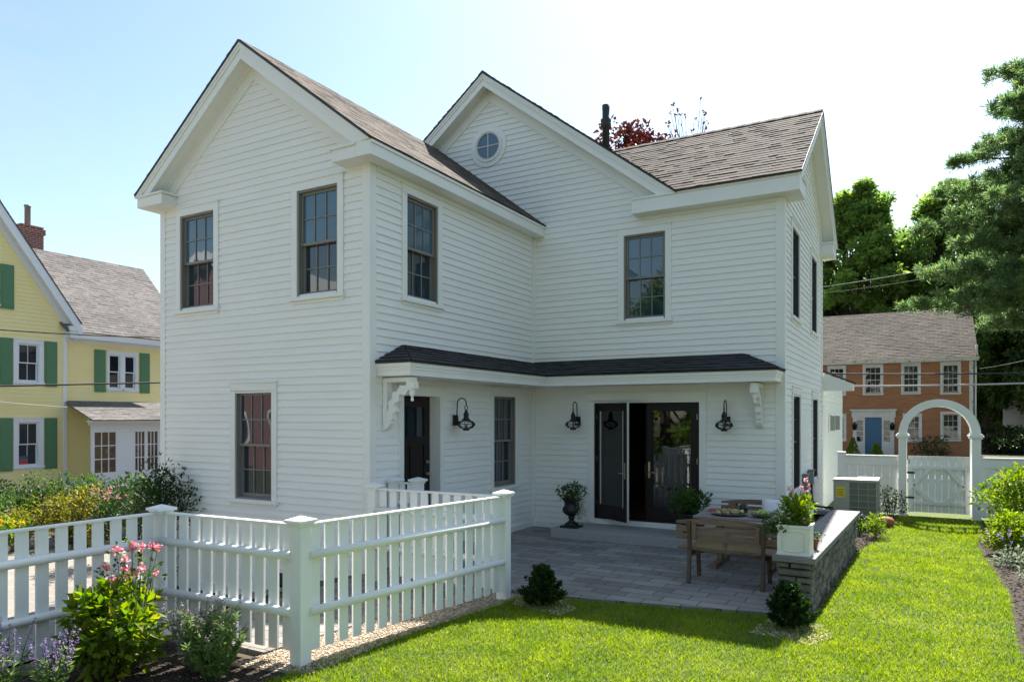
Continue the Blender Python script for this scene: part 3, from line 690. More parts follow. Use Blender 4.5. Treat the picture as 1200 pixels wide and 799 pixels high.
# grass
def inpoly(px,py,poly):
    n = len(poly); r = np.zeros(len(px),bool); j = n-1
    for i in range(n):
        xi,yi = poly[i]; xj,yj = poly[j]
        c = ((yi > py) != (yj > py)) & (px < (xj-xi)*(py-yi)/(yj-yi+1e-12)+xi); r ^= c; j = i
    return r
def grass(poly, bands, z0=.004):
    Ps = []; Hs = []; Ws = []
    xs = [p[0] for p in poly]
    for (ya,yb,den,h,wd) in bands:
        n = int((max(xs)-min(xs))*(yb-ya)*den); x = rng.uniform(min(xs),max(xs),n); y = rng.uniform(ya,yb,n)
        gx = x+.03*np.sin(y*23)+.02*np.sin(y*51); k = inpoly(gx,y+.02*np.sin(x*31),poly)
        x,y = x[k],y[k]
        cl = .5+.5*np.sin(x*7.3+2*np.sin(y*4.1))*np.sin(y*6.7+2*np.sin(x*3.3))
        cl2 = .5+.5*np.sin(x*1.7+1.3*np.sin(y*1.1)+.6)*np.sin(y*1.3+.9*np.sin(x*1.9))
        Ps.append(np.stack([x,y,np.full_like(x,z0)],1)); Hs.append(h*(.55+.5*cl*rng.random(len(x))+.35*rng.random(len(x)))*(.85+.25*cl2)); Ws.append(np.full(len(x),wd)*rng.uniform(.6,1.2,len(x)))
    P = np.concatenate(Ps); Hh = np.concatenate(Hs); Wd = np.concatenate(Ws); n = len(P)
    th = rng.uniform(0,2*np.pi,n); side = np.stack([np.cos(th),np.sin(th),np.zeros(n)],1)
    ph = rng.uniform(0,2*np.pi,n); lean = rng.uniform(.15,1.1,n)[:,None]*np.stack([np.cos(ph),np.sin(ph),np.zeros(n)],1)
    tip = P+lean*Hh[:,None]+np.array([0,0,1])*Hh[:,None]*rng.uniform(.6,1,n)[:,None]
    v = np.stack([P-side*Wd[:,None]*.5,P+side*Wd[:,None]*.5,tip],1).reshape(-1,3)
    return v, np.arange(n*3,dtype=np.int32)
v,f = grass(lawnpoly,[(1.5,3.5,1200,.05,.010),(3.5,8,5200,.050,.0095),(8,12,3600,.050,.011),(12,17.1,2400,.052,.013)])
tag(npmesh('grass',v,f,'grassblade'),'bright sunlit short grass covering the back lawn','grass',kind='stuff')
# pebbles & chips
def rocks(name, poly, n, size, m, z, sq=.6, label=None, cat=None):
    xs = [p[0] for p in poly]; ys = [p[1] for p in poly]
    x = rng.uniform(min(xs),max(xs),n*3); y = rng.uniform(min(ys),max(ys),n*3); k = inpoly(x,y,poly); x,y = x[k][:n],y[k][:n]; n = len(x)
    base = np.array([[1,0,0],[0,1,0],[-1,0,0],[0,-1,0],[0,0,1],[0,0,-1]],float); fa = np.array([[0,1,4],[1,2,4],[2,3,4],[3,0,4],[1,0,5],[2,1,5],[3,2,5],[0,3,5]])
    s = rng.uniform(.5,1.3,(n,1,1))*size*np.array([1,.75,sq])*rng.uniform(.7,1.3,(n,6,3)); th = rng.uniform(0,6.28,n); c,si = np.cos(th),np.sin(th)
    v = base[None]*s; vx = v[...,0]*c[:,None]-v[...,1]*si[:,None]; vy = v[...,0]*si[:,None]+v[...,1]*c[:,None]
    tl = rng.uniform(-.5,.5,n)[:,None]; vz = v[...,2]+vx*tl
    v = np.stack([vx+x[:,None],vy+y[:,None],vz+z+size*sq*.5],-1).reshape(-1,3)
    f = (fa[None]+np.arange(n)[:,None,None]*6).reshape(-1)
    o = npmesh(name,v,f,m); tag(o,label,cat,kind='stuff'); return o
rocks('gravel',[(-4.98,4.0),(-4.24,4.2),(-4.20,5.5),(-3.98,6.85),(-3.98,7.25),(-4.62,7.30)],6500,.013,'pebble',.014,label='tan pea gravel strip under the picket fence',cat='gravel')
rocks('gravel',[(-3.5,6.75),(-3.25,6.72),(-3.2,7.05),(-3.5,7.3),(-4.0,7.2),(-3.9,6.85)],900,.013,'pebble',.01,label='small gravel patch round the evergreen beside the fence end',cat='gravel')
rocks('gravel',[(-1.42,7.1),(-.85,6.95),(-.68,7.3),(-.8,7.7),(-1.3,7.75)],1300,.013,'pebble',.01,label='small gravel patch round the evergreen at the end of the stone wall',cat='gravel')
rocks('mulch_chips',[(-6.2,1.5),(-4.43,1.5),(-4.43,4.1),(-4.60,4.22),(-6.22,4.15)],5000,.016,'mulchchip',.010,.35,'dark bark mulch in the bed below the picket fence','mulch')
rocks('mulch_chips',[(.95,3),(3.4,3),(3.4,16.9),(1.15,16.9),(.90,13.7),(.96,10),(.85,8),(.82,6)],15000,.018,'mulchchip',.012,.35,'dark bark mulch in the bed along the right of the lawn','mulch')
rocks('mulch_chips',[(-1.8,12.4),(-.80,12.4),(-.62,13.2),(-.42,15.2),(-.34,17.0),(-1.8,17.0)],3000,.018,'mulchchip',.010,.35,'brown mulch round the air conditioner behind the stone wall','mulch')

# granite step
m = MB(); m.box(-5.50,11.02,0,-2.55,YB-.04,.172); o = m.build('door_step','granite',None,bevel=.012); tag(o,'long grey granite step under the black glass doors','step')

# ================================================================= stone wall
sw = empty('stone_wall',(-1.1,10,0),'low grey stone wall with a flat cap between patio and lawn','wall')
m = MB()
m.prism([(-1.31,8.21),(-1.0,8.21),(-.865,12.2),(-.865,12.52),(-1.2,12.52)],V(0,0,0),X,Y,Zv,-.05,.52); m.box(-1.84+.03,12.44,-.05,-1.2,12.54,.52); m.build('core','mulch',sw)
m = MB()
def stonerow(P,D,Nn,Ln,h):
    z = -.04
    while z < h-.02:
        hh = min(random.uniform(.07,.15),h-z)
        if h-z-hh < .05: hh = h-z
        u = 0
        while u < Ln-.001:
            w_ = random.uniform(.10,.36)
            if Ln-u-w_ < .08: w_ = Ln-u
            subs = [(z,hh)] if random.random() < .75 or hh < .11 else [(z,hh*.45),(z+hh*.45,hh*.55)]
            for (z_,h_) in subs:
                g = .006; pr_ = random.uniform(.004,.036); a,b,c,d = u+g,u+w_-g,z_+g,z_+h_-g; e_ = .010
                jt = lambda: random.uniform(-.006,.006)
                q0 = [(a+jt(),c),(b+jt(),c),(b+jt(),d),(a+jt(),d)]; q1 = [(a+e_,c+e_),(b-e_,c+e_),(b-e_,d-e_),(a+e_,d-e_)]
                mid = ((a+b)/2+random.uniform(-.03,.03),(c+d)/2)
                B_ = [P+D*p[0]+Zv*p[1] for p in q0]; F_2 = [P+D*p[0]+Zv*p[1]+Nn*(pr_+random.uniform(-.004,.006)) for p in q1]; Mi = P+D*mid[0]+Zv*mid[1]+Nn*(pr_+random.uniform(.002,.014))
                k0 = len(m.v); m.v += [tuple(v) for v in B_+F_2+[Mi]]
                for i_ in range(4):
                    j_ = (i_+1)%4
                    m.f.append([k0+i_,k0+j_,k0+4+j_,k0+4+i_]); m.uv.append([(0,0)]*4); m.sm.append(False); m.f.append([k0+4+i_,k0+4+j_,k0+8]); m.uv.append([(0,0)]*3); m.sm.append(False)
            u += w_
        z += hh
stonerow(V(-.998,8.20,0),V(.0346,1,0).normalized(),V(1,-.0346,0).normalized(),4.32,.52)
stonerow(V(-1.325,8.205,0),X,-Y,.335,.52)
stonerow(V(-1.315,12.4,0),-Y,-X,4.2,.52)
m.build('stone_face','stone',sw)
m = MB()
def wpt(s): return
prev = 8.12; 
for k in range(6):
    y0,y1 = prev, 8.12+(k+1)*.745; prev = y1+.004
    xa = lambda y: -1.37+.17*(y-8.12)/4.4; xb = lambda y: -.935+.145*(y-8.12)/4.4
    m.prism([(xa(y0),y0),(xb(y0),y0),(xb(y1),y1),(xa(y1),y1)],V(0,0,0),X,Y,Zv,.523,.585)
m.box(-1.80,12.38,.523,-1.22,12.58,.585)
m.build('cap','bluestone',sw,bevel=.006)

# ================================================================= picket fences
def post(parent, x, y, h=1.24, w=.125, name='post'):
    m = MB(); m.box(x-w/2,y-w/2,-.05,x+w/2,y+w/2,h-.05)
    p = m.build('post','fence',parent,bevel=.006)
    m = MB(); a_ = w/2
    m.box(x-a_-.012,y-a_-.012,h-.075,x+a_+.012,y+a_+.012,h-.055); m.box(x-a_-.035,y-a_-.035,h-.045,x+a_+.035,y+a_+.035,h-.02)
    z0,z1 = h-.02,h+.012; q = [(x-a_-.03,y-a_-.03),(x+a_+.03,y-a_-.03),(x+a_+.03,y+a_+.03),(x-a_-.03,y+a_+.03)]
    for i in range(4): m.face([(*q[i],z0),(*q[(i+1)%4],z0),(x,y,z1)])
    m.box(x-a_-.02,y-a_-.02,h-.055,x+a_+.02,y+a_+.02,h-.045)
    m.build('post_cap','fence',p,bevel=.003)
def section(label, p, q, posts, out, zt=1.165, zb=.11, n=None, rails=(.92,.45), wd=.098, sp=.155):
    P,Q = V(p[0],p[1],0),V(q[0],q[1],0); D = (Q-P); Ln = D.length; D.normalize(); T = Vector(out)
    f = empty('picket_fence',(P+Q)/2,label,'fence','white picket fence sections round the patio')
    for (x,y,h) in posts: post(f,x,y,h)
    inn = .0625; L2 = Ln-2*inn; n = n or max(1,int(round(L2/sp))); step = L2/n
    for i in range(n):
        c = P+D*(inn+step*(i+.5)); m = MB(); w2 = wd*(step/sp)
        dz = random.uniform(-.004,.004)
        m.obox(c-D*w2/2-T*.011+Zv*(zb+dz), D*w2*random.uniform(.985,1.015), T*.022, Zv*(zt-zb-dz)+D*random.uniform(-.005,.005)); m.build('picket','fence',f,bevel=.0025)
    m = MB(); m.obox(P+D*inn-T*.035+Zv*zt, D*L2, T*.07, Zv*.022); m.build('top_rail','fence',f,bevel=.005)
    for z in rails:
        m = MB(); m.tube([P+D*(inn-.01)+T*.048+Zv*z, (P+Q)/2+T*.048+Zv*(z+.002), Q-D*(inn-.01)+T*.048+Zv*z],.037,14); m.build('rail','fence',f)
    return f
P0,P1,P2,P3 = (-6.23,4.24),(-4.49,4.32),(-4.10,7.02),(-5.97,6.98)
section('white picket fence section behind the purple sage, facing the gable wall',P0,P1,[(*P0,1.245),(*P1,1.245)],(0,-1,0))
section('white picket fence section running beside the lawn above the pale gravel strip',P1,P2,[(*P2,1.245)],(.99,-.14,0))
section('white picket fence section at the far left edge of the photo, running towards the camera',(-6.28,.6),P0,[(-6.28,.6,1.245)],(1,0,0))
section('farthest white picket fence section, from the lawn corner post to the house corner',P3,P2,[(*P3,1.245)],(0,-1,0))
g_ = section('short white picket gate panel with two capped posts against the house by the side door',(-6.24,7.72),(-5.95,7.86),[(-6.24,7.72,1.25),(-5.95,7.86,1.25)],(0,-1,0),n=2)

# ================================================================= garden gate, arbor, board fence
YG = 17.05
ar = empty('garden_arbor',(.38,YG,0),'white arched garden arbor framing the lawn gate','arbor')
xa,xb,aw = -.27,1.03,.15; cx = (xa+xb)/2; rr = (xb-xa)/2
for x in (xa,xb):
    for y in (YG-.05,YG+.55):
        m = MB(); m.box(x-aw/2,y-.05,-.05,x+aw/2,y+.05,1.66); m.build('post','fence',ar,bevel=.008)
        m = MB(); m.box(x-aw/2-.03,y-.075,1.64,x+aw/2+.03,y+.075,1.67); m.box(x-aw/2-.05,y-.09,1.67,x+aw/2+.05,y+.09,1.71); m.box(x-aw/2-.025,y-.07,1.71,x+aw/2+.025,y+.07,1.74); m.build('capital','fence',ar,bevel=.006)
for y in (YG-.05,YG+.55):
    m = MB(); r0,r1 = rr-.075,rr+.075; sg = 28
    for i in range(sg):
        a0,a1 = math.pi*i/sg,math.pi*(i+1)/sg
        m.prism([(cx+r0*math.cos(a0),1.72+r0*math.sin(a0)),(cx+r1*math.cos(a0),1.72+r1*math.sin(a0)),(cx+r1*math.cos(a1),1.72+r1*math.sin(a1)),(cx+r0*math.cos(a1),1.72+r0*math.sin(a1))],V(0,0,0),X,Zv,Y,y-.045,y+.045)
    m.build('arch','fence',ar)
m = MB()
for i in range(1,10):
    a0 = math.pi*i/10; x,z = cx+rr*math.cos(a0),1.72+rr*math.sin(a0); m.obox(V(x-.02,YG,z-.015),V(.04,0,0),V(0,.5,0),V(0,0,.03))
for x in (xa,xb):
    for z in (.5,.9,1.3): m.box(x-.015,YG,z,x+.015,YG+.5,z+.03)
m.build('slat','fence',ar)
gt = empty('garden_gate',(cx,YG+.12,0),'white board gate with diagonal corner braces under the arched arbor','gate')
gx0,gx1,gy = xa+.10,xb-.10,YG+.13
m = MB(); nb = 9
for i in range(nb):
    w3 = (gx1-gx0)/nb; m.box(gx0+i*w3+.002,gy,.10,gx0+(i+1)*w3-.002,gy+.02,1.27)
m.build('board_panel','fence',gt)
m = MB(); fy0,fy1 = gy-.028,gy
fy0 = gy-.045; m.box(gx0,fy0,.10,gx0+.085,fy1,1.06); m.box(gx1-.085,fy0,.10,gx1,fy1,1.06); m.box(gx0+.085,fy0,1.0,gx1-.085,fy1,1.06); m.box(gx0+.085,fy0,.26,gx1-.085,fy1,.33)
O = V(0,0,0)
def dg(p,q,w=.04):
    p,q = Vector((p[0],p[1])),Vector((q[0],q[1])); d = (q-p).normalized(); n = Vector((-d.y,d.x))*w
    m.prism([tuple(p-n),tuple(q-n),tuple(q+n),tuple(p+n)],O,X,Zv,Y,fy0+.003,fy1)
gm = (gx0+gx1)/2
dg((gx0+.09,.66),(gx0+.40,1.02)); dg((gx0+.09,.66),(gx0+.42,.32)); dg((gx1-.09,.66),(gx1-.40,1.02)); dg((gx1-.09,.66),(gx1-.42,.32))
m.build('gate_frame','fence',gt,bevel=.003)
m = MB(); m.box(gx0-.02,fy0-.01,.38,gx0+.12,fy0-.002,.42); m.box(gx0-.02,fy0-.01,.9,gx0+.12,fy0-.002,.94); m.tube([(gx0+.02,fy0-.012,1.1),(gx0+.02,fy0-.012,1.2)],.01,6); m.build('hinge','iron',gt)
def bfence(x0,x1,label,postx):
    f = empty('board_fence',((x0+x1)/2,YG+.05,0),label,'fence','white board fence beside the arbor'); 
    m = MB(); n = int((x1-x0)/.14); w3 = (x1-x0)/n
    for i in range(n): m.box(x0+i*w3+.0015,YG+.04,.06,x0+(i+1)*w3-.0015,YG+.06,1.24)
    m.build('board_panel','fence',f)
    m = MB(); m.box(x0,YG+.0,1.24,x1,YG+.10,1.27); m.box(x0,YG+.022,1.06,x1,YG+.04,1.237); m.build('top_rail','fence',f,bevel=.003); m = MB(); m.box(x0,YG+.022,.08,x1,YG+.04,.22); m.build('rail','fence',f,bevel=.003)
    for x in postx:
        m = MB(); m.box(x-.07,YG-.03,-.05,x+.07,YG+.11,1.30); m.box(x-.085,YG-.045,1.30,x+.085,YG+.125,1.33); m.build('post','fence',f,bevel=.004)
bfence(-1.44,xa-.08,'white solid board fence between the house corner and the arbor, behind the air conditioner',[-1.44])
bfence(xb+.08,8,'white solid board fence right of the arbor, behind the lime green bushes',[3.6,6.0])

# ================================================================= AC + boxes
ac = empty('air_conditioner',(-1.05,15.3,0),'beige air conditioner unit with yellow sticker beside the board fence','air conditioner')
ax0,ax1,ay0,ay1,az0,az1 = -1.40,-.64,14.95,15.75,.20,.90
m = MB(); m.box(ax0,ay0,az0,ax1,ay1,az0+.04); m.box(ax0,ay0,az0+.04,ax0+.27,ay0+.3,az1-.05); m.box(ax0+.02,ay0+.04,az0+.04,ax1-.04,ay1-.04,az1-.06)
for x in (ax1-.035,): m.box(x,ay0,az0+.04,ax1,ay0+.035,az1-.05); m.box(x,ay1-.035,az0+.04,ax1,ay1,az1-.05)
m.build('cabinet','acbeige',ac,bevel=.006)
m = MB(); m.box(ax0-.01,ay0-.012,az1-.05,ax1+.01,ay1+.01,az1); m.build('lid','acbeige',ac,bevel=.01)
m = MB(); m.box(ax0+.275,ay0+.025,az0+.045,ax1-.04,ay0+.04,az1-.055); m.box(ax1-.04,ay0+.04,az0+.045,ax1-.028,ay1-.04,az1-.055); m.build('coil','acgrille',ac)
m = MB()
for i in range(6): z = az0+.06+i*(az1-az0-.12)/5; m.box(ax0+.27,ay0+.006,z-.005,ax1-.035,ay0+.02,z+.005); m.box(ax1-.022,ay0+.035,z-.005,ax1-.008,ay1-.035,z+.005)
for i in range(4): x = ax0+.275+i*.16; m.box(x-.005,ay0+.0,az0+.04,x+.005,ay0+.012,az1-.05)
m.build('guard','acbeige',ac)
m = MB(); m.box(ax0+.05,ay0-.004,az0+.35,ax0+.20,ay0-.001,az0+.55); s_ = m.build('sticker','yellowtag',ac)
m = MB()
for i in range(5): m.box(ax0+.065,ay0-.007,az0+.39+i*.028,ax0+.185-.02*(i%2),ay0-.005,az0+.397+i*.028)
m.build('sticker_text','tagprint',s_)
m = MB(); m.box(ax0+.05,ay0+.05,0,ax0+.15,ay1-.05,az0); m.box(ax1-.4,ay0+.02,0,ax1-.02,ay1-.05,az0); m.build('stand','blackstand',ac)
def ebox(y,z,label):
    e = empty('disconnect_box',(XE+.03,y,z),label,'electric box','grey electric boxes with hoses on the side wall')
    m = MB(); m.box(XE+.02,y-.09,z-.13,XE+.11,y+.09,z+.13); m.box(XE+.02,y-.1,z+.13,XE+.13,y+.1,z+.145); m.build('box','greybox',e,bevel=.006)
    m = MB(); m.tube([(XE+.07,y,z-.13),(XE+.075,y+.02,z-.4),(XE+.12,y+.1,z-.56),(XE+.3,y+.3,z-.6),(XE+.45,15.3,.30)],.022,8); m.build('hose','cable',e)
ebox(14.0,.90,'grey disconnect box with black hose nearer the camera on the side wall'); ebox(14.75,.93,'grey disconnect box with black hose farther from the camera, near the air conditioner')
def meter(y,label):
    e = empty('vent_hood',(XE+.03,y,1.95),label,'vent','grey vent hoods on the rear wall')
    m = MB(); m.box(XE+.02,y-.17,1.72,XE+.045,y+.17,2.16); m.build('plate','trim',e,bevel=.004)
    m = MB(); m.box(XE+.045,y-.14,1.76,XE+.12,y+.14,2.12); m.build('hood','greybox',e,bevel=.008)
    m = MB()
    for k in range(5): m.box(XE+.12,y-.12,1.79+k*.062,XE+.135,y+.12,1.82+k*.062)
    m.build('louver','greybox',e)
meter(18.6,'grey vent hood on the rear side wall, nearer the viewer'); meter(19.8,'grey vent hood on the rear side wall, nearer the corner')

# ================================================================= table set
def planks(m, x0,x1,y0,y1,z0,z1,n,along='x',gap=.008):
    for i in range(n):
        if along == 'x': w3 = (y1-y0+gap)/n; m.box(x0+random.uniform(-.004,.004),y0+i*w3,z0,x1,y0+(i+1)*w3-gap,z1)
        else: w3 = (z1-z0+gap)/n; m.box(x0,y0,z0+i*w3,x1,y1,z0+(i+1)*w3-gap)
tx0,tx1 = -2.66,-1.42
tb = empty('patio_table',(-2.03,10.16,0),'weathered grey wooden patio table with plates, between two benches','table')
m = MB(); planks(m,tx0,tx1,9.66,10.66,.71,.74,8); m.build('tabletop','tablewood',tb,bevel=.004)
for x in (-2.4,-1.68):
    m = MB(); m.obox(V(x-.035,9.76,.64),V(.07,0,0),V(0,.80,0),V(0,0,.07)); m.obox(V(x-.035,9.74,0.02),V(.07,0,0),V(0,.84,0),V(0,0,.07)); m.obox(V(x-.035,10.08,.09),V(.07,0,0),V(0,.16,0),V(0,0,.55)); m.build('leg','wood',tb,bevel=.005)
m = MB(); m.box(-2.4,10.13,.28,-1.68,10.19,.36); m.build('stretcher','wood',tb)
def bench(cx_, y, flip, label):
    b = empty('patio_bench',(cx_,y,0),label,'bench','wooden benches at the patio table',R(180) if flip else 0)
    L_ = 1.22; h = L_/2
    m = MB(); planks(m,-h,h,-.02,.36,.42,.445,4); m.build('seat','wood',b,bevel=.003,local=True)
    # curved top backrest: planks with arched top
    m = MB(); n = 12
    for (za,zb,crown) in ((.555,.632,0),(.658,.728,0),(.755,.785,.05)):
        for i in range(n):
            xa_,xb_ = -h+i*L_/n,-h+(i+1)*L_/n; t0,t1 = xa_/h,xb_/h
            m.prism([(xa_,za),(xb_,za),(xb_,zb+crown*(1-t1*t1)),(xa_,zb+crown*(1-t0*t0))],V(0,-.085,0),X,Zv,Y,-.012-.03*(za-.5),.012-.03*(za-.5))
    m.build('backrest','wood',b,local=True)
    for x in (-.44,.44):
        m = MB(); m.prism([(-.17,0),(-.12,0),(-.055,.42),(-.108,.80),(-.148,.80),(-.105,.42)],V(x,0,0),Y,Zv,X,-.022,.022); m.build('leg','wood_dark',b,local=True,bevel=.004)
        m = MB(); m.prism([(.34,0),(.39,0),(.33,.42),(.27,.42)],V(x,0,0),Y,Zv,X,-.022,.022); m.build('leg','wood_dark',b,local=True,bevel=.004)
        m = MB(); m.box(x-.02,-.05,.36,x+.02,.34,.42); m.tube([(x*.98,-.02,.36),(x*.55,.1,.41)],.014,6); m.build('brace','wood_dark',b,local=True)
        m = MB(); m.box(x-.055,-.075,.56,x+.055,-.05,.79); m.box(x+(.035 if x < 0 else -.085),-.125,.56,x+(.085 if x < 0 else -.035),-.10,.78); m.build('cleat','wood',b,local=True)
    return b
bench(-2.03,8.92,False,'weathered wooden bench with its back to the camera, on the near side of the table')
bench(-2.03,11.12,True,'weathered wooden bench facing the camera, behind the table by the house wall')
def cushion(name, c, sx, sy, sz, m, label, cat, tilt=0, rz=0, group=None):
    bm = bmesh.new(); bmesh.ops.create_cube(bm,size=2); bmesh.ops.subdivide_edges(bm,edges=bm.edges,cuts=7,use_grid_fill=True)
    for v in bm.verts:
        x,y,z = v.co; e = (1-abs(x)**3)*(1-abs(y)**3); t_ = .25+.75*max(0,e)**.5
        pin = 1-.06*(1-abs(x))*(abs(y) > .9)-.0
        v.co = V(x*sx*(1-.07*(1-y*y)*0-.05*(1-abs(y))), y*sy*(1-.05*(1-abs(x))), z*sz*t_)
        v.co.z += random.uniform(-.003,.003)
    for f_ in bm.faces: f_.smooth = True
    me = bpy.data.meshes.new(name); bm.to_mesh(me); bm.free(); me.materials.append(M[m]); o = bpy.data.objects.new(name,me); link(o)
    o.location = c; o.rotation_euler = (tilt,0,rz); tag(o,label,cat,group); return o
cushion('seat_cushion',(-2.25,9.02,.53),.20,.15,.07,'cushion','tan cushion on the left half of the near bench','cushion',R(68),0,'tan cushions on the near bench')
cushion('seat_cushion',(-1.83,9.02,.53),.24,.15,.07,'cushion','wider tan cushion on the right half of the near bench','cushion',R(70),0,'tan cushions on the near bench')
cushion('throw_pillow',(-1.78,11.0,.67),.22,.21,.09,'pillow','left white pillow leaning on the far bench','pillow',R(65),R(8),'white pillows on the far bench')
cushion('throw_pillow',(-1.50,10.98,.64),.20,.19,.08,'pillow','right white pillow slumped on the far bench beside the planter','pillow',R(55),R(-12),'white pillows on the far bench')
# tableware
def blobs(m, c, r, n, s, zs=1):
    for _ in range(n):
        a_ = random.uniform(0,6.28); d_ = r*math.sqrt(random.random()); x,y = c[0]+d_*math.cos(a_),c[1]+d_*math.sin(a_); q = s*random.uniform(.7,1.3); z = c[2]+random.uniform(0,zs)*q
        m.lathe([(q*.3,0),(q*.85,q*.3),(q,q*.7),(q*.7,q*1.2),(q*.2,q*1.4)],(x,y,z),8)
pl = empty('platter',(-2.24,9.98,.74),'wide dark platter of small bites at the left of the table','platter'); m = MB(); m.lathe([(.14,0),(.19,.012),(.25,.028),(.245,.034),(.18,.018),(.0,.016)],(-2.24,9.98,.742),32); m.build('plate','plate',pl); m = MB(); blobs(m,(-2.24,9.98,.758),.17,46,.022); m.build('food','food',pl)
bo = empty('bowl',(-1.80,9.94,.74),'small dark bowl heaped with green limes on the table','bowl'); m = MB(); m.lathe([(.06,0),(.13,.02),(.165,.05),(.16,.054),(.12,.03),(.0,.02)],(-1.80,9.94,.742),28); m.build('dish','plate',bo); m = MB(); blobs(m,(-1.80,9.94,.775),.09,26,.024); m.build('fruit','limes',bo)
m = MB(); m.lathe([(.05,0),(.06,.05),(.055,.10),(.05,.13),(.045,.13),(.045,.02)],(-2.10,10.22,.742),20); o = m.build('vase','darkvase',None); tag(o,'short dark glass vase standing behind the platter','vase')
m = MB(); m.box(-2.60,10.2,.742,-2.42,10.4,.76); m.box(-2.58,10.22,.76,-2.44,10.38,.772); o = m.build('napkins','napkin',None,bevel=.004); tag(o,'folded red napkins at the left end of the table','napkin')

# ================================================================= plants
def foliage(parent, name, c, r, n, L_, W_, m, clumps=14, shell=.55, up=.35, rscale=None, seed=0):
    """clumped foliage in ellipsoid"""
    c = np.array(c,float); r = np.array(r,float)
    d = unit(rng.normal(size=(clumps,3))); rad = rng.uniform(shell,.85,(clumps,1)); cc = d*rad*r
    k = rng.integers(0,clumps,n); off = unit(rng.normal(size=(n,3)))*(rng.random((n,1))**.4)*(r*(rscale or 1.9/max(2,clumps**.5)))
    P = c+cc[k]+off
    D = unit(off/r)+np.array([0,0,up])+rng.normal(size=(n,3))*.5
    nr = np.array([0,0,1.0])+rng.normal(size=(n,3))*.6
    P[:,2] = np.maximum(P[:,2], wloc(parent).z+.02)
    return leaves(name,P,L_*rng.uniform(.6,1.25,n),W_*rng.uniform(.7,1.2,n),m,parent,D,nr)
def stems(parent, c, r, h, n, rad=.006, m='twig'):
    mb = MB(); tips = []
    for i in range(n):
        a_ = random.uniform(0,6.28); d_ = r*math.sqrt(random.random()); hh = h*random.uniform(.75,1.05)
        p0 = V(c[0]+d_*.2*math.cos(a_),c[1]+d_*.2*math.sin(a_),c[2]); p2 = V(c[0]+d_*math.cos(a_),c[1]+d_*math.sin(a_),c[2]+hh); p1 = p0.lerp(p2,.5)+V(0,0,h*.08)
        mb.tube([p0,p1,p2],[rad,rad*.8,rad*.4],5,False); tips.append(p2)
    mb.build('stem',m,parent); return tips
def shrub(name, loc, r, h, n, L_, W_, m, label, cat='shrub', group=None, clumps=18, st=10, up=.35, base=0):
    e = empty(name,loc,label,cat,group); x,y,z = loc
    stems(e,(x,y,z),r*.6,h*.8,st,.008*h/.8)
    foliage(e,'foliage',(x,y,z+base+(h-base)*.52),(r,r,(h-base)*.48),n,L_,W_,m,clumps,up=up)
    return e
def blooms(parent, pts, r, n, s, m, name='blossom'):
    P = np.concatenate([np.array(p)+unit(rng.normal(size=(n,3)))*r*rng.random((n,1)) for p in pts]); D = np.concatenate([np.tile([0,0,.5],(n,1))+rng.normal(size=(n,3)) for p in pts])
    return leaves(name,P,s,s*.8,m,parent,D)
# --- foreground bed
b1 = shrub('leafy_bush',(-5.58,3.40,.01),.36,.76,1300,.105,.056,'bushleaf','large lime green leafy bush with yellowing leaves in front of the left picket fence','bush',clumps=34,st=14)
r1 = empty('rose_bush',(-5.62,3.58,.01),'leggy rose bush with pink blooms between the leafy bush and the picket fence','bush')
tp = stems(r1,(-5.62,3.58,.01),.24,.98,16,.005,'twig')
foliage(r1,'foliage',(-5.62,3.58,.78),(.25,.2,.25),260,.05,.03,'shrub',12)
blooms(r1,[tuple(p) for p in tp],.04,26,.028,'pink')
def spiky(loc, r, h, n, label, fm, sm, name, cat, group=None, nf=30, nl=22):
    e = empty(name,loc,label,cat,group); x,y,z = loc; mb = MB(); LP_ = []; FP = []; LD = []
    for i in range(n):
        a_ = random.uniform(0,6.28); d_ = r*math.sqrt(random.random()); hh = h*random.uniform(.6,1.05)
        p0 = V(x+d_*.25*math.cos(a_),y+d_*.25*math.sin(a_),z); p2 = V(x+d_*math.cos(a_),y+d_*math.sin(a_),z+hh); p1 = p0.lerp(p2,.5)+V(0,0,h*.05)
        mb.tube([p0,p1,p2],[.0035,.003,.0015],4,False)
        for k in range(nl):
            t_ = random.uniform(.08,.85 if nf < 20 else .72); q = p0.lerp(p2,t_); LP_.append((q.x,q.y,q.z)); LD.append((random.uniform(-1,1),random.uniform(-1,1),random.uniform(.1,1)))
        for k in range(nf):
            t_ = random.uniform(.62,1.02); q = p0.lerp(p2,t_); s_ = .016*(1.15-t_)*2.2; FP.append((q.x+random.uniform(-s_,s_),q.y+random.uniform(-s_,s_),q.z))
    mb.build('stem','stem',e)
    leaves('foliage',np.array(LP_),.06,.017,fm,e,np.array(LD)); leaves('flower_spike',np.array(FP),.016,.012,sm,e)
    return e
spiky((-5.72,2.62,.01),.26,.66,30,'purple lavender clump at the bottom left corner of the photo','sagegreen','lavender','lavender','flower')
spiky((-5.42,2.82,.01),.20,.52,20,'smaller purple lavender clump just left of the lime bush','sagegreen','lavender','lavender','flower')
spiky((-5.12,3.80,.01),.28,.60,42,'mauve faded sage right of the lime bush, nearest to it','silverleaf','mauve','sage_plant','flower','faded sage plants by the fence',14,40)
spiky((-4.84,3.74,.01),.28,.58,56,'green sage with a few pale purple spikes, nearest the corner post','sagegreen','mauve','sage_plant','flower','faded sage plants by the fence',7,50)
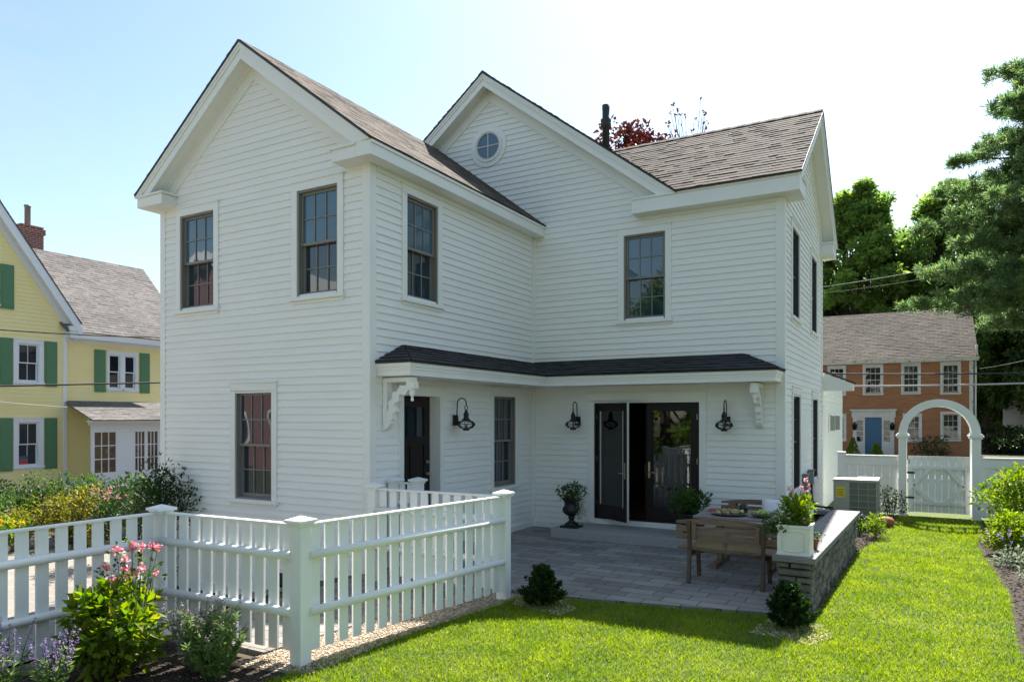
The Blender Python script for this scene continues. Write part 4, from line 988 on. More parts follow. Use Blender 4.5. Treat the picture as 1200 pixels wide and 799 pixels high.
# --- small conifers
def conifer(loc, r, h, label):
    e = empty('dwarf_evergreen',loc,label,'shrub','dwarf evergreens at the patio edge'); x,y,z = loc; stems(e,loc,r*.5,h*.7,8,.006)
    n = 210; P = []; D = []; 
    for i in range(n):
        a_ = random.uniform(0,6.28); t_ = random.random(); rr_ = r*(1-t_**1.6*.75)*math.sqrt(random.random()); c_ = np.array([x+rr_*math.cos(a_),y+rr_*math.sin(a_),z+.04+t_*h*.88]); out = np.array([math.cos(a_)*rr_/r,math.sin(a_)*rr_/r,.7])
        k = 26; u_ = rng.random((k,1)); P.append(c_+out*.12*u_*rng.uniform(.5,1.1)+rng.normal(size=(k,3))*.008*(1.2-u_)); D.append(out+rng.normal(size=(k,3))*.45)
    leaves('foliage',np.concatenate(P),.045,.020,'darkshrub',e,np.concatenate(D)); return e
conifer((-3.58,6.98,0),.17,.38,'small dark evergreen beside the end post of the picket fence'); conifer((-1.09,7.42,0),.155,.40,'small dark evergreen in front of the end of the stone wall')
# --- pots
urn = empty('urn_planter',(-5.22,11.28,.172),'black cast iron urn with trailing greenery on the granite step','urn')
m = MB(); ux,uy,uz = -5.22,11.28,.172
m.box(ux-.15,uy-.15,uz,ux+.15,uy+.15,uz+.035); m.lathe([(.13,.035),(.12,.06),(.05,.11),(.04,.145),(.06,.155),(.06,.175),(.05,.19),(.10,.215),(.155,.27),(.16,.32),(.13,.36),(.125,.42),(.145,.47),(.175,.49),(.17,.505),(.13,.50),(.12,.44)],(ux,uy,uz),24); m.build('urn','iron',urn)
foliage(urn,'foliage',(ux,uy,uz+.60),(.24,.22,.14),520,.06,.03,'shrub',14,up=.6)
P = np.stack([ux+.17+rng.normal(size=240)*.045+.06*rng.random(240), uy-.08+rng.normal(size=240)*.04, uz+.62-rng.random(240)*.45],1); leaves('trailing_stems',P,.04,.018,'silverleaf',urn,rng.normal(size=(240,3))*.5+np.array([0,0,-.7]))
pt = empty('potted_shrub',(-3.15,11.42,.172),'dark round pot with a bushy green plant before the right glass door','potted plant')
m = MB(); m.lathe([(.12,0),(.17,.10),(.21,.26),(.23,.34),(.24,.36),(.20,.36),(.19,.30)],(-3.15,11.42,.172),24); m.build('pot','iron',pt); foliage(pt,'foliage',(-3.2,11.38,.72),(.30,.26,.24),900,.075,.035,'shrub',18,up=.6)
# white planter on pier
wx,wy,wz = -1.165,8.36,.586
wp = empty('square_planter',(wx,wy,wz),'white square planter with pink flowers on the near end of the stone wall','planter')
m = MB(); s2 = .165
m.box(wx-s2,wy-s2,wz,wx+s2,wy+s2,wz+.30)
for sgn in (1,):
    m.box(wx-s2-.012,wy-s2-.012,wz+.30,wx+s2+.012,wy+s2+.012,wz+.325); m.box(wx-s2-.006,wy-s2-.006,wz,wx+s2+.006,wy+s2+.006,wz+.02)
# raised cartouche on front face
pts = [(-.11,.055),(-.08,.055),(-.065,.04),(.065,.04),(.08,.055),(.11,.055),(.11,.245),(.08,.245),(.065,.26),(-.065,.26),(-.08,.245),(-.11,.245)]
for i in range(12):
    p,q = pts[i],pts[(i+1)%12]; a_ = V(wx+p[0],wy-s2-.003,wz+p[1]); b_ = V(wx+q[0],wy-s2-.003,wz+q[1]); m.tube([a_,b_],.006,6)
m.build('box','whitepot',wp,bevel=.004)
m = MB(); m.box(wx-s2+.02,wy-s2+.02,wz+.3,wx+s2-.02,wy+s2-.02,wz+.328); m.build('soil','mulch',wp)
foliage(wp,'foliage',(wx,wy,wz+.46),(.20,.18,.17),650,.07,.034,'bushleaf',16,up=.5)
P = np.stack([wx-.2+rng.normal(size=130)*.06, wy-.14+rng.normal(size=130)*.04, wz+.36-rng.random(130)*.14],1); leaves('trailing_stems',P,.05,.03,'shrub',wp)
tp = stems(wp,(wx,wy,wz+.33),.2,.40,8,.004,'stem'); blooms(wp,[tuple(p) for p in tp[:2]]+[(wx+.10,wy+.05,wz+.80),(wx+.13,wy+.02,wz+.74),(wx-.07,wy,wz+.70),(wx-.03,wy,wz+.68)],.028,16,.022,'pink')
m = MB(); m.tube([(wx+.05,wy,wz+.4),(wx+.10,wy+.05,wz+.8)],.004,5,False); m.build('stem','stem',wp)
tc_ = empty('terracotta_pot',(-1.02,8.72,.586),'little terracotta pot behind the white planter on the wall cap','pot'); m = MB(); m.lathe([(.035,0),(.05,.09),(.058,.09),(.058,.115),(.045,.115)],(-1.02,8.72,.587),16); m.build('pot','terra',tc_); foliage(tc_,'foliage',(-1.02,8.72,.74),(.07,.07,.05),70,.045,.02,'shrub',6)
# --- beside AC & arbor
shrub('low_shrub',(-.62,13.75,0),.20,.42,360,.06,.03,'limeshrub','small lime green shrub at the far end of the stone wall',group='shrubs round the air conditioner')
shrub('low_shrub',(-.45,15.9,0),.26,.75,420,.06,.032,'darkshrub','dark green rose shrub against the board fence left of the arbor',group='shrubs round the air conditioner')
shrub('low_shrub',(-.9,14.0,0),.18,.4,220,.05,.03,'shrub','low green plant in the mulch behind the stone wall',group='shrubs round the air conditioner')
o = MB(); o.lathe([(.10,0),(.15,.06),(.155,.12),(.11,.18),(.04,.2)],(-.52,15.25,0),14); o = o.build('clay_pot','terra',None); tag(o,'round brown clay pot on the ground left of the arbor','pot')
# --- right border
G_ = 'bushes in the border along the lawn'
shrub('border_bush',(1.70,14.4,0),.85,1.3,5600,.085,.042,'bushleaf','tall lime green bush in front of the board fence right of the arbor','bush',G_,30,16)
shrub('border_bush',(3.3,14.2,0),.85,1.35,2600,.085,.042,'limeshrub','tallest green bush at the right edge against the board fence','bush',G_,30,16)
shrub('border_bush',(1.40,13.0,0),.50,.68,2000,.075,.04,'limeshrub','low spreading lime bush overhanging the lawn near the arbor','bush',G_,18,10)
shrub('border_bush',(2.25,12.6,0),.60,.80,1500,.10,.05,'bushleaf','rounded green bush in the middle of the right border','bush',G_,22,10)
shrub('border_bush',(3.2,12.3,0),.7,1.0,1200,.10,.05,'shrub','dark green bush just outside the right edge of the border','bush',G_,22,10)
e = shrub('hydrangea',(2.05,11.2,0),.50,.52,900,.13,.07,'shrub','broad leaved hydrangea with cream flower heads at the right edge','bush',None,18,8)
blooms(e,[(2.0,10.85,.42),(1.92,11.0,.50),(2.15,10.8,.46)],.09,120,.035,'cream')
for i,(x,y,r,h,l) in enumerate([(1.15,12.0,.22,.30,'silvery low plant with mauve spikes leaning over the lawn edge'),(1.30,10.9,.25,.22,'silver leaved ground plant on the mulch below the hydrangea'),(1.55,10.2,.28,.2,'silver leaved ground plant nearest the camera in the right border'),(1.8,9.6,.22,.2,'small silver plant at the right picture edge')]):
    e = shrub('silver_plant',(x,y,0),r,h,420,.055,.022,'silverleaf',l,'plant','silver plants in the right border',12,8)
    if i == 0:
        tp = stems(e,(x,y,.02),.3,.42,9,.003,'stem'); blooms(e,[tuple(p) for p in tp],.03,14,.02,'lavender')
# --- left garden beyond the driveway
LG = 'shrubs in the garden before the yellow house'
def gshrub(px, t_, r, h, n, m, label, L_=.10, W_=.05, z=-.59, cl=24):
    u = (px-HX)/F_; x = (-math.sin(CA)+u*math.cos(CA))*t_; y = (math.cos(CA)+u*math.sin(CA))*t_
    return shrub('garden_shrub',(x,y,z),r,h,n,L_,W_,m,label,'shrub',LG,cl,12)
gshrub(192,11.3,.62,1.98,3200,'darkshrub','tall open dark shrub against the left corner of the white house',.07,.035)
gshrub(160,13.2,.75,1.65,3000,'darkshrub','bushy dark green shrub second from the white house corner',.08,.04)
e = gshrub(128,15.5,.65,1.15,1500,'shrub','green shrub with pale pink flowers below the yellow house porch'); 
w_e = wloc(e); blooms(e,[(w_e.x+random.uniform(-.4,.5),w_e.y+random.uniform(-.5,.3),w_e.z+random.uniform(.95,1.15)) for _ in range(10)],.06,20,.05,'pink')
gshrub(100,14.6,.62,1.25,1500,'goldshrub','golden green tall shrub in the middle of the garden')
gshrub(75,15.0,.65,1.05,1300,'goldshrub','yellow tinged shrub left of the golden one')
gshrub(45,17.5,.9,1.25,1700,'shrub','broad green shrub under the yellow house lower window')
gshrub(88,18,.9,1.30,1400,'shrub','green shrub in front of the white porch door of the yellow house')
gshrub(10,17.5,.85,1.15,1300,'darkshrub','dark green shrub at the left edge under the green shutter')
gshrub(30,15.2,.6,.75,900,'goldshrub','low golden shrub behind the picket fence near the left edge')
gshrub(-15,15.5,.8,1.0,900,'shrub','green shrub cut by the left edge of the photo')
e = gshrub(3,14.3,.5,.7,700,'limeshrub','low plant with orange flowers at the left edge'); w_e = wloc(e)
blooms(e,[(w_e.x+random.uniform(-.4,.4),w_e.y+random.uniform(-.4,.4),w_e.z+random.uniform(.35,.65)) for _ in range(22)],.05,14,.05,'orangeflower')
gshrub(150,17.5,.7,1.3,1000,'shrub','green shrub half hidden behind the dark corner shrubs')
# edging stones
st = []
for k in range(16):
    y = 4.0+k*.52; bm = bmesh.new(); bmesh.ops.create_icosphere(bm,subdivisions=2,radius=1)
    s_ = (random.uniform(.16,.24),random.uniform(.2,.28),random.uniform(.11,.16))
    for v in bm.verts:
        n_ = 1+.18*math.sin(v.co.x*4+k)+.12*math.sin(v.co.y*5+2*k); v.co = V(v.co.x*s_[0]*n_,v.co.y*s_[1]*n_,v.co.z*s_[2]*n_)
    me = bpy.data.meshes.new('edging_stone'); bm.to_mesh(me); bm.free(); me.materials.append(M['bluestone']); o = bpy.data.objects.new('edging_stone',me); link(o); o.location = (-15.65+random.uniform(-.08,.08),y,-.53)
    tag(o,'rough round stone in the row edging the garden bed beyond the driveway','stone','edging stones of the garden bed')

# ================================================================= yellow house
XY = -26.0
yh = empty('yellow_house',(XY-3,13,-.6),'pale yellow clapboard house with green shutters and white trim across the driveway','house')
FY = (V(XY,0,0),Y,Zv,X); FY2 = (V(XY-.12,0,0),Y,Zv,X)
ywin = [(12.50,13.16,3.25,4.55),(12.50,13.16,.42,1.92)]
m = MB(); ycx,yhw,ysl = 10.35,3.69,1.42; ze = 5.75
courses(m,*FY,[(ycx-yhw,-.7),(ycx+yhw,-.7),(ycx+yhw,ze),(ycx,ze+yhw*ysl),(ycx-yhw,ze)],.13,.013,ywin+[(11.1,11.8,5.75,6.95)])
m.build('wall','ysiding',yh)
m = MB(); courses(m,*FY2,[(14.04,-.7),(18.0,-.7),(18.0,5.0),(14.04,5.0)],.13,.013,[(15.62,16.68,3.12,4.42)]); m.build('wall','ysiding',yh)
m = MB(); m.face([(XY,ycx+yhw,-.7),(XY-9,ycx+yhw,-.7),(XY-9,ycx+yhw,ze),(XY,ycx+yhw,ze)]); m.face([(XY,ycx-yhw,-.7),(XY-9,ycx-yhw,-.7),(XY-9,ycx-yhw,ze),(XY,ycx-yhw,ze)]); m.face([(XY-.12,18,-.7),(XY-7,18,-.7),(XY-7,18,5),(XY-3.3,18,8.2),(XY-.12,18,5)]); m.build('wall','ysiding',yh)
for a_ in (ycx+yhw-.10,ycx-yhw): 
    m = MB(); m.box(XY,a_,-.7,XY+.03,a_+.12,ze); m.build('corner_board','ytrim',yh)
# roofs
ly = math.hypot(1,ysl)
roofplane('roof',(0,ycx+yhw+.35,ze-.35*ysl+.1),-X,upv(0,-1,ysl),[(26-.35,0),(35,0),(35,(yhw+.35)*ly),(26-.35,(yhw+.35)*ly)],yh,'shingle_grey')
roofplane('roof',(0,ycx-yhw-.35,ze-.35*ysl+.1),-X,upv(0,1,ysl),[(26-.35,0),(35,0),(35,(yhw+.35)*ly),(26-.35,(yhw+.35)*ly)],yh,'shingle_grey')
m = MB()
for s_ in (1,-1):
    f0 = (ycx+s_*(yhw+.35),ze-.35*ysl+.09); f1 = (ycx,ze+yhw*ysl+.09)
    m.prism([f0,f1,(f1[0],f1[1]-.42),(f0[0],f0[1]-.42)],*FY,.28,.33); m.prism([(f0[0],f0[1]-.3),(f1[0],f1[1]-.3),(f1[0],f1[1]-.33),(f0[0],f0[1]-.33)],*FY,0,.28); m.prism([(f0[0],f0[1]-.33),(f1[0],f1[1]-.33),(f1[0],f1[1]-.62),(f0[0],f0[1]-.62)],*FY,0,.04)
m.box(XY-.0,14.0,5.04,XY+.32,14.46,5.26)
m.build('rake_trim','ytrim',yh)
ex = XY+.30
roofplane('roof',(ex,0,5.06),Y,upv(-1,0,.98),[(13.9,0),(18.95,0),(18.95,3.45*1.4),(13.0,3.45*1.4)],yh,'shingle_grey')
m = MB(); m.box(XY-.12,14.05,4.86,ex,18.2,5.05); m.box(XY-.12,14.05,4.72,XY-.08,18.0,4.86); m.build('cornice','ytrim',yh)
def ywindow(a,b,c,d,fr,sh=True,cols=2,rows=1,cas=.14):
    w_ = window(yh,fr,a,b,c,d,cas=cas,casm='ytrim',cols=cols,rows=rows,sashm='ytrim',glassm='dimglass')
    if sh:
        O,U,W,N = fr
        for u0 in sh:
            m = MB(); m.obox(O+U*u0+W*(c-.12)+N*.02,U*.40,W*(d-c+.25),N*.035); 
            for k in range(2): m.obox(O+U*(u0+.05)+W*(c-.05+k*(d-c+.1)/2)+N*.055,U*.30,W*((d-c)/2-.06),N*.008)
            m.build('shutter','green',yh)
    return w_
for (a,b,c,d) in ywin: ywindow(a,b,c,d,FY,(a-.57,b+.17))
ywindow(11.1,11.8,5.75,6.95,FY,(10.53,11.97))
ywindow(15.64,16.10,3.12,4.42,FY2,(15.10,),1,1,.069); ywindow(16.24,16.70,3.12,4.42,FY2,(16.84,),1,1,.069)
# red and blue notice in the lower window
m = MB(); m.box(XY-.075,12.55,.50,XY-.07,12.85,.68); nt_ = m.build('window_notice','napkin',yh); m = MB(); m.box(XY-.075,12.55,.685,XY-.07,12.85,.78); m.build('notice_band','blue',nt_)
# chimney
m = MB(); m.box(XY-3.9,14.15,5.5,XY-3.2,14.95,9.35); m.box(XY-3.95,14.1,9.05,XY-3.15,15.0,9.25); cm_ = m.build('chimney','brick',yh); m = MB(); m.lathe([(.10,9.4),(.10,10.1),(.12,10.1),(.12,10.16),(.09,10.16)],(XY-3.55,14.55,0),12); m.build('flue','greybox',cm_)
# porch
pX = XY+1.35
m = MB(); m.box(XY,14.1,-.6,pX,18.9,-.15); m.box(pX-.05,14.15,-.15,pX,18.9,.15); m.box(pX-.05,14.15,1.55,pX,18.9,1.80); m.box(pX-.10,14.1,1.80,pX+.06,18.9,1.92)
for (y,y2) in ((14.15,14.27),(15.02,15.74),(16.1,16.22),(16.62,16.74),(17.32,17.72),(18.4,18.9)): m.box(pX-.05,y,.15,pX,y2,1.55)
m.build('porch_front','ytrim',yh)
m = MB(); m.box(pX-.04,14.2,-.1,pX-.03,18.8,1.6); m.build('porch_glass','porchglass',yh)
m = MB()
for (a_,b_) in ((14.27,15.02),(15.74,16.1),(16.22,16.62),(16.74,17.32),(17.72,18.4)):
    for i in (1,2): y = a_+(b_-a_)*i/3; m.box(pX-.028,y-.015,.15,pX-.012,y+.015,1.55)
    for j in range(1,3): z = .15+1.4*j/3; m.box(pX-.028,a_,z-.015,pX-.013,b_,z+.015)
m.build('porch_muntins','ytrim',yh)
m = MB(); m.box(pX-.08,14.1,1.92,pX-.02,16.3,2.05); m.build('porch_gable','ysiding',yh)
roofplane('porch_roof',(pX+.35,0,1.95),Y,upv(-1,0,.38),[(14.0,0),(19.1,0),(19.1,1.9),(14.0,1.9)],yh,'shingle_grey')
m = MB(); m.box(pX-.02,14.0,1.90,pX+.32,19.1,1.965); m.build('porch_soffit','ytrim',yh)

# ================================================================= brown clapboard house
YH = 45.0; K = 1.25
bh = empty('brown_house',(-3,YH+4,-.2),'old russet brown clapboard house with blue door beyond the garden gate','house')
FB = (V(0,YH,0),X,Zv,-Y)
def sc(v): return v*K
def zc(v): return H+(v-H)*K
bw1 = [(sc(a),sc(b),zc(c),zc(d)) for a,b,c,d in ((-2.08,-1.40,3.14,4.35),(-.55,.06,3.15,4.37),(.94,1.55,3.13,4.35),(-.49,.10,1.06,2.14),(.94,1.55,1.12,2.21),(-3.55,-2.92,3.14,4.34),(-3.5,-2.9,1.05,2.12),(-5.1,-4.5,3.14,4.34),(-5.1,-4.5,1.05,2.12))]
dx0,dx1,dz1 = sc(-2.06),sc(-1.385),zc(2.03)
m = MB(); courses(m,*FB,[(-9.5,-.3),(2.55,-.3),(2.55,5.2),(-9.5,5.2)],.115,.016,bw1+[(dx0-.5,dx1+.5,-.3,dz1+.2)]); 
m.face([(2.55,YH,-.3),(2.55,YH+8,-.3),(2.55,YH+8,5.2),(2.55,YH+4,8.2),(2.55,YH,5.2)]); m.build('wall','bclap',bh)
roofplane('roof',(0,YH-.28,5.25),X,upv(0,1,.73),[(-9.8,0),(2.80,0),(2.72,4.3*1.238),(-9.8,4.3*1.238)],bh,'shingle_old',exp=.16)
m = MB(); m.box(-9.8,YH-.26,5.08,2.82,YH,5.24); m.box(-9.8,YH-.31,5.18,2.86,YH-.26,5.27); m.build('cornice','oldtrim',bh)
m = MB(); m.box(2.40,YH-.035,-.3,2.585,YH-.02,5.08); m.build('corner_board','oldtrim',bh)
m = MB(); m.tube([(2.72,YH-.2,5.25),(2.72,YH-.2,5.9)],.05,8); m.tube([(2.68,YH-.08,5.1),(2.68,YH-.08,.2)],.04,8); m.build('downspout','oldclean',bh)
for (a,b,c,d) in bw1: window(bh,FB,a,b,c,d,cas=.09,casm='oldtrim' if False else 'oldclean',cols=3,rows=2,sashm='oldclean',glassm='oldglass')
# door surround
m = MB()
def bb(m,a,b,c,d,n0,n1): m.obox(V(a,YH-n0,c),V(b-a,0,0),V(0,0,d-c),V(0,-(n1-n0),0))
bb(m,dx0-.62,dx0-.42,-.3,dz1+.05,0,.10); bb(m,dx0-.10,dx0,-.3,dz1+.05,0,.08); bb(m,dx0-.42,dx0-.1,-.3,.7,0,.06); bb(m,dx0-.42,dx0-.1,dz1-.12,dz1+.05,0,.06)
bb(m,dx1+.42,dx1+.62,-.3,dz1+.05,0,.10); bb(m,dx1,dx1+.10,-.3,dz1+.05,0,.08); bb(m,dx1+.1,dx1+.42,-.3,.7,0,.06); bb(m,dx1+.1,dx1+.42,dz1-.12,dz1+.05,0,.06)
bb(m,dx0-.68,dx1+.68,dz1+.05,dz1+.42,0,.12); bb(m,dx0-.76,dx1+.76,dz1+.42,dz1+.50,0,.25)
ds = m.build('door_surround','oldclean',bh)
m = MB(); bb(m,dx0-.42,dx0-.1,.7,dz1-.12,.0,.02); m.build('sidelight','oldglass',ds); m = MB(); bb(m,dx1+.1,dx1+.42,.7,dz1-.12,.0,.02); m.build('sidelight','oldglass',ds)
m = MB()
for k in range(1,4): z = .7+(dz1-.82)*k/4; bb(m,dx0-.42,dx0-.1,z-.02,z+.02,.02,.035); bb(m,dx1+.1,dx1+.42,z-.02,z+.02,.02,.035)
m.build('muntin','oldclean',ds)
m = MB(); bb(m,dx0,dx1,-.3,dz1+.05,0,.03)
for i in range(2):
    for j in range(3): bb(m,dx0+.1+i*.4,dx0+.4+i*.4,-.1+j*.72,.45+j*.72,.03,.045)
bd = m.build('door','blue',bh); m = MB(); m.tube([(dx1-.08,YH-.03,.95),(dx1-.08,YH-.09,.95)],.035,8); m.build('handle','iron',bd)
m = MB()
for x in (dx0-.52,dx1+.52): m.lathe([(.03,-.22),(.10,-.18),(.12,.05),(.14,.07),(.05,.2),(.02,.25)],(x,YH-.24,dz1-.45),8); m.obox(V(x-.03,YH-.24,dz1-.3),V(.06,0,0),V(0,.14,0),V(0,0,.05))
m.build('door_lantern','iron',bh)
m = MB(); bb(m,dx0-.72,dx0-.68,0,0.01,0,.01); 
m = MB(); bb(m,dx1+.80,dx1+1.45,dz1-.85,dz1-.60,.02,.04); m.build('name_board','greybox',bh)
def thuja(x,y,h,label):
    e = empty('young_conifer',(x,y,-.2),label,'shrub','young conifers before the brown house'); n = 700; t_ = rng.random(n); a_ = rng.uniform(0,6.28,n); r_ = .45*(1-t_)*np.sqrt(rng.random(n))+.03
    leaves('foliage',np.stack([x+r_*np.cos(a_),y+r_*np.sin(a_),-.2+t_*h],1),.12,.05,'limeshrub',e,np.stack([np.cos(a_)*.5,np.sin(a_)*.5,np.ones(n)],1)); m = MB(); m.tube([(x,y,-.2),(x,y,h*.5)],.03,6); m.build('trunk','bark',e)
thuja(-1.9,42.5,.85,'small pointed lime conifer before the blue door'); thuja(-3.05,43,1.1,'narrow conifer left of the blue door'); 
shrub('low_shrub',(.6,43.5,-.1),.9,1.15,700,.14,.07,'darkshrub','dark low shrub below the ground floor windows of the brown house')

# ================================================================= far white house & fence
fh = empty('far_house',(9,62,-.2),'distant white house with dark shutters glimpsed under the trees','house')
m = MB(); courses(m,V(0,58,0),X,Zv,-Y,[(5,-.3),(14,-.3),(14,5),(5,5)],.2,.02); m.build('wall','siding',fh)
roofplane('roof',(0,57.6,5),X,upv(0,1,.7),[(4.7,0),(14.3,0),(14.3,5),(4.7,5)],fh,'shingle_grey')
for x in (7.0,9.0,11.0): window(fh,(V(0,58,0),X,Zv,-Y),x,x+.9,1.0,2.6,cas=.1,sashm='trim',glassm='glass',cols=2,rows=1)
ff = empty('far_fence',(7,50,-.2),'brown wooden fence in front of the distant white house','fence')
m = MB(); m.box(3.5,50.02,.95,14,50.06,1.03); m.box(3.5,50.02,.2,14,50.06,.28); m.build('rail','wood',ff)
m = MB()
for i in range(60): m.box(3.5+i*.17,50,-.2,3.58+i*.17,50.02,1.15)
m.build('picket_panel','wood',ff)

# ================================================================= trees
def trunk_limbs(parent, base, h, r, blobs_, m='bark'):
    mb = MB(); b = Vector(base); top = b+V(0,0,h)
    pts = [b+V(.12*math.sin(i*1.3)*i*.15,.1*math.cos(i)*i*.15,h*i/6) for i in range(7)]; mb.tube(pts,[r*(1.25 if i == 0 else 1-.12*i) for i in range(7)],10,False); mb.build('trunk',m,parent)
    lb = MB()
    for (c,rad) in blobs_:
        c = Vector(c); s_ = pts[min(5,max(2,int(random.uniform(2,6))))]; mid = s_.lerp(c,.5)+V(random.uniform(-.5,.5),random.uniform(-.5,.5),-.2*(c-s_).length*.3)
        lb.tube([s_,mid,c],[r*.35,r*.22,r*.08],6,False)
        for k in range(3):
            q = c+V(*[random.uniform(-1,1)*rad*.8 for _ in range(3)]); lb.tube([mid.lerp(c,.4),q],[r*.1,r*.03],5,False)
    lb.build('limb',m,parent)
def tree(name, base, h, cr, label, m, nb=26, nl=15000, lsz=.34, th=.35, r=.35, zlow=.3, group=None, squash=1.0, cat='tree', br0=.22, br1=.36):
    e = empty(name,base,label,cat,group); x,y,z = base; bl = []
    for i in range(nb):
        t_ = zlow+(1-zlow)*(i+.5)/nb; env = cr*math.sin(math.pi*min(1,max(.08,(t_-zlow)/(1-zlow)*.82+.16)))**.75
        a_ = i*2.4+random.uniform(-.4,.4); d_ = env*random.uniform(.35,.95); br = cr*random.uniform(br0,br1)
        bl.append(((x+d_*math.cos(a_),y+d_*math.sin(a_)*squash,z+h*t_-br*.4),br))
    trunk_limbs(e,base,h*.8,r,bl)
    per = nl//nb; P = []; D = []
    for (c,br) in bl:
        k = 9; cc = np.array(c)+unit(rng.normal(size=(k,3)))*br*rng.uniform(.3,.95,(k,1)); idx = rng.integers(0,k,per)
        off = unit(rng.normal(size=(per,3)))*(rng.random((per,1))**.45)*br*.48*np.array([1,1,.7]); P.append(cc[idx]+off); D.append(off+rng.normal(size=(per,3))*br*.25)
    P = np.concatenate(P); D = np.concatenate(D); n = len(P)
    leaves('crown',P,lsz*rng.uniform(.6,1.3,n),lsz*.62*rng.uniform(.7,1.2,n),m,e,D,np.array([0,0,1.])+rng.normal(size=(n,3))*.7)
    return e
def at(px, t_):
    u = (px-HX)/F_; return ((-math.sin(CA)+u*math.cos(CA))*t_,(math.cos(CA)+u*math.sin(CA))*t_)
TG = 'maples behind the brown house'
def T(px,t_,h,cr,label,m='maple',**k):
    x,y = at(px,t_); return tree('maple_tree',(x,y,-.3),h,cr,label,m,group=TG,**k)
T(1005,58,20.6,6.2,'tall maple just right of the white house roof',nl=56000,nb=74,zlow=.10,lsz=.40,br0=.13,br1=.25)
T(1115,56,20.5,6.4,'tall maple between the first maple and the pine',nl=56000,nb=74,zlow=.10,lsz=.40,br0=.13,br1=.25)
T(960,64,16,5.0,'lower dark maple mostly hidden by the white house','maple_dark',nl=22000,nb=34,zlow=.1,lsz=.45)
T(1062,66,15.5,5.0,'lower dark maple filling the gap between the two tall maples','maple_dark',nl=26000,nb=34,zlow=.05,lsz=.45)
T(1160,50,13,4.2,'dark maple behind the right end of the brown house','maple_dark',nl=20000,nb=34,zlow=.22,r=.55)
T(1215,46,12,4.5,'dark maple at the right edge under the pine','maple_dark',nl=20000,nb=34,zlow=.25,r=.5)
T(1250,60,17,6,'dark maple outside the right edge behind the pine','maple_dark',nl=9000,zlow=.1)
x,y = at(1172,43); shrub('hedge_shrub',(x,y,-.2),1.6,1.7,2500,.2,.1,'darkshrub','dark hedge shrub right of the brown house corner')
x,y = at(1200,40); shrub('hedge_shrub',(x,y,-.2),1.6,1.5,2500,.2,.1,'darkshrub','dark hedge shrub at the right edge behind the board fence')
# red maple behind the roof & bare young tree
x,y = at(736,36); e = tree('red_maple',(x,y,-.3),17.0,3.9,'dark red leaved tree rising behind the vent pipe and the roof ridge','redleaf',nb=30,nl=8500,lsz=.30,r=.25,zlow=.5)
x,y = at(808,36); e = empty('bare_tree',(x,y,-.3),'thin nearly bare twigs of a young tree above the brown roof ridge','tree')
mb = MB(); tips = []
mb.tube([(x,y,-.3),(x+.1,y,8),(x,y,15.3)],[.2,.14,.07],8,False); mb.build('trunk','bark',e); mb = MB()
for i in range(26):
    a_ = random.uniform(0,6.28); p0 = V(x,y,random.uniform(13,15.2)); p1 = p0+V(math.cos(a_)*.6,math.sin(a_)*.6,1.3); p2 = p1+V(math.cos(a_)*random.uniform(.1,.6),math.sin(a_)*.4,random.uniform(.8,2.4)); p2.z = min(p2.z,17.7)
    mb.tube([p0,p1,p2],[.03,.018,.008],4,False); tips.append(p2)
    for k in range(3):
        q = p1.lerp(p2,random.uniform(.2,.9)); mb.tube([q,q+V(random.uniform(-.4,.4),random.uniform(-.4,.4),random.uniform(.1,.5))],[.008,.004],3,False)
mb.build('limb','twig',e); blooms(e,[tuple(p) for p in tips],.10,3,.16,'redleaf','crown')
# pine
def pine(base, h, label, reach, zl=.12, n_limb=46, dens=1.0):
    e = empty('pine_tree',base,label,'tree'); x,y,z = base
    mb = MB(); mb.tube([(x,y,z),(x+.1,y,z+h*.5),(x,y,z+h)],[.42,.28,.04],12,False); mb.build('trunk','bark',e)
    lb = MB(); P = []; D = []
    for i in range(n_limb):
        t_ = zl+(1-zl)*(i+.5)/n_limb; a_ = i*2.399+random.uniform(-.3,.3); ln = reach*(1-((t_-zl)/(1-zl))**2.6)*random.uniform(.6,1.1)+.5
        if t_ > .9: ln = .8
        d_ = V(math.cos(a_),math.sin(a_),0); p0 = V(x,y,z+h*t_); pts = [p0+d_*ln*s_+V(0,0,ln*(.10*s_-.22*s_*s_+.14*s_**3)+random.uniform(-.05,.05)) for s_ in (0,.25,.5,.75,1)]
        lb.tube(pts,[.08*(1-t_*.6),.06,.045,.03,.012],6,False)
        nb = int(ln*5.2*dens)+3
        for k in range(nb):
            s_ = random.uniform(.22,1.0); ii = min(3,int(s_*4)); q = pts[ii].lerp(pts[ii+1],s_*4-ii)
            sd = V(-d_.y,d_.x,0)*random.choice((1,-1)); bl = (1.15-s_)*ln*.36*random.uniform(.4,1)+.25; tip = q+sd*bl*.8+d_*bl*.6+V(0,0,bl*(.18+random.uniform(-.42,.38)))
            lb.tube([q,tip],[.016,.006],4,False)
            for j in range(int(bl*4.5)+2):
                c_ = q.lerp(tip,random.uniform(.25,1.05)); nn = 22; o_ = unit(rng.normal(size=(nn,3))*np.array([1,1,.8])+np.array([d_.x*.6,d_.y*.6,.55])); P.append(np.array(c_)+o_*rng.uniform(0,.14,(nn,1))+rng.normal(size=(nn,3))*.05); D.append(o_)
    lb.build('limb','bark',e); P = np.concatenate(P); D = np.concatenate(D)
    leaves('crown',P,rng.uniform(.16,.32,len(P)),.042,'pine',e,D)
x,y = at(1266,31); pine((x,y,-.2),20.6,'big feathery pine at the right edge reaching over the brown house roof',6.0,zl=.31,n_limb=90,dens=1.15)

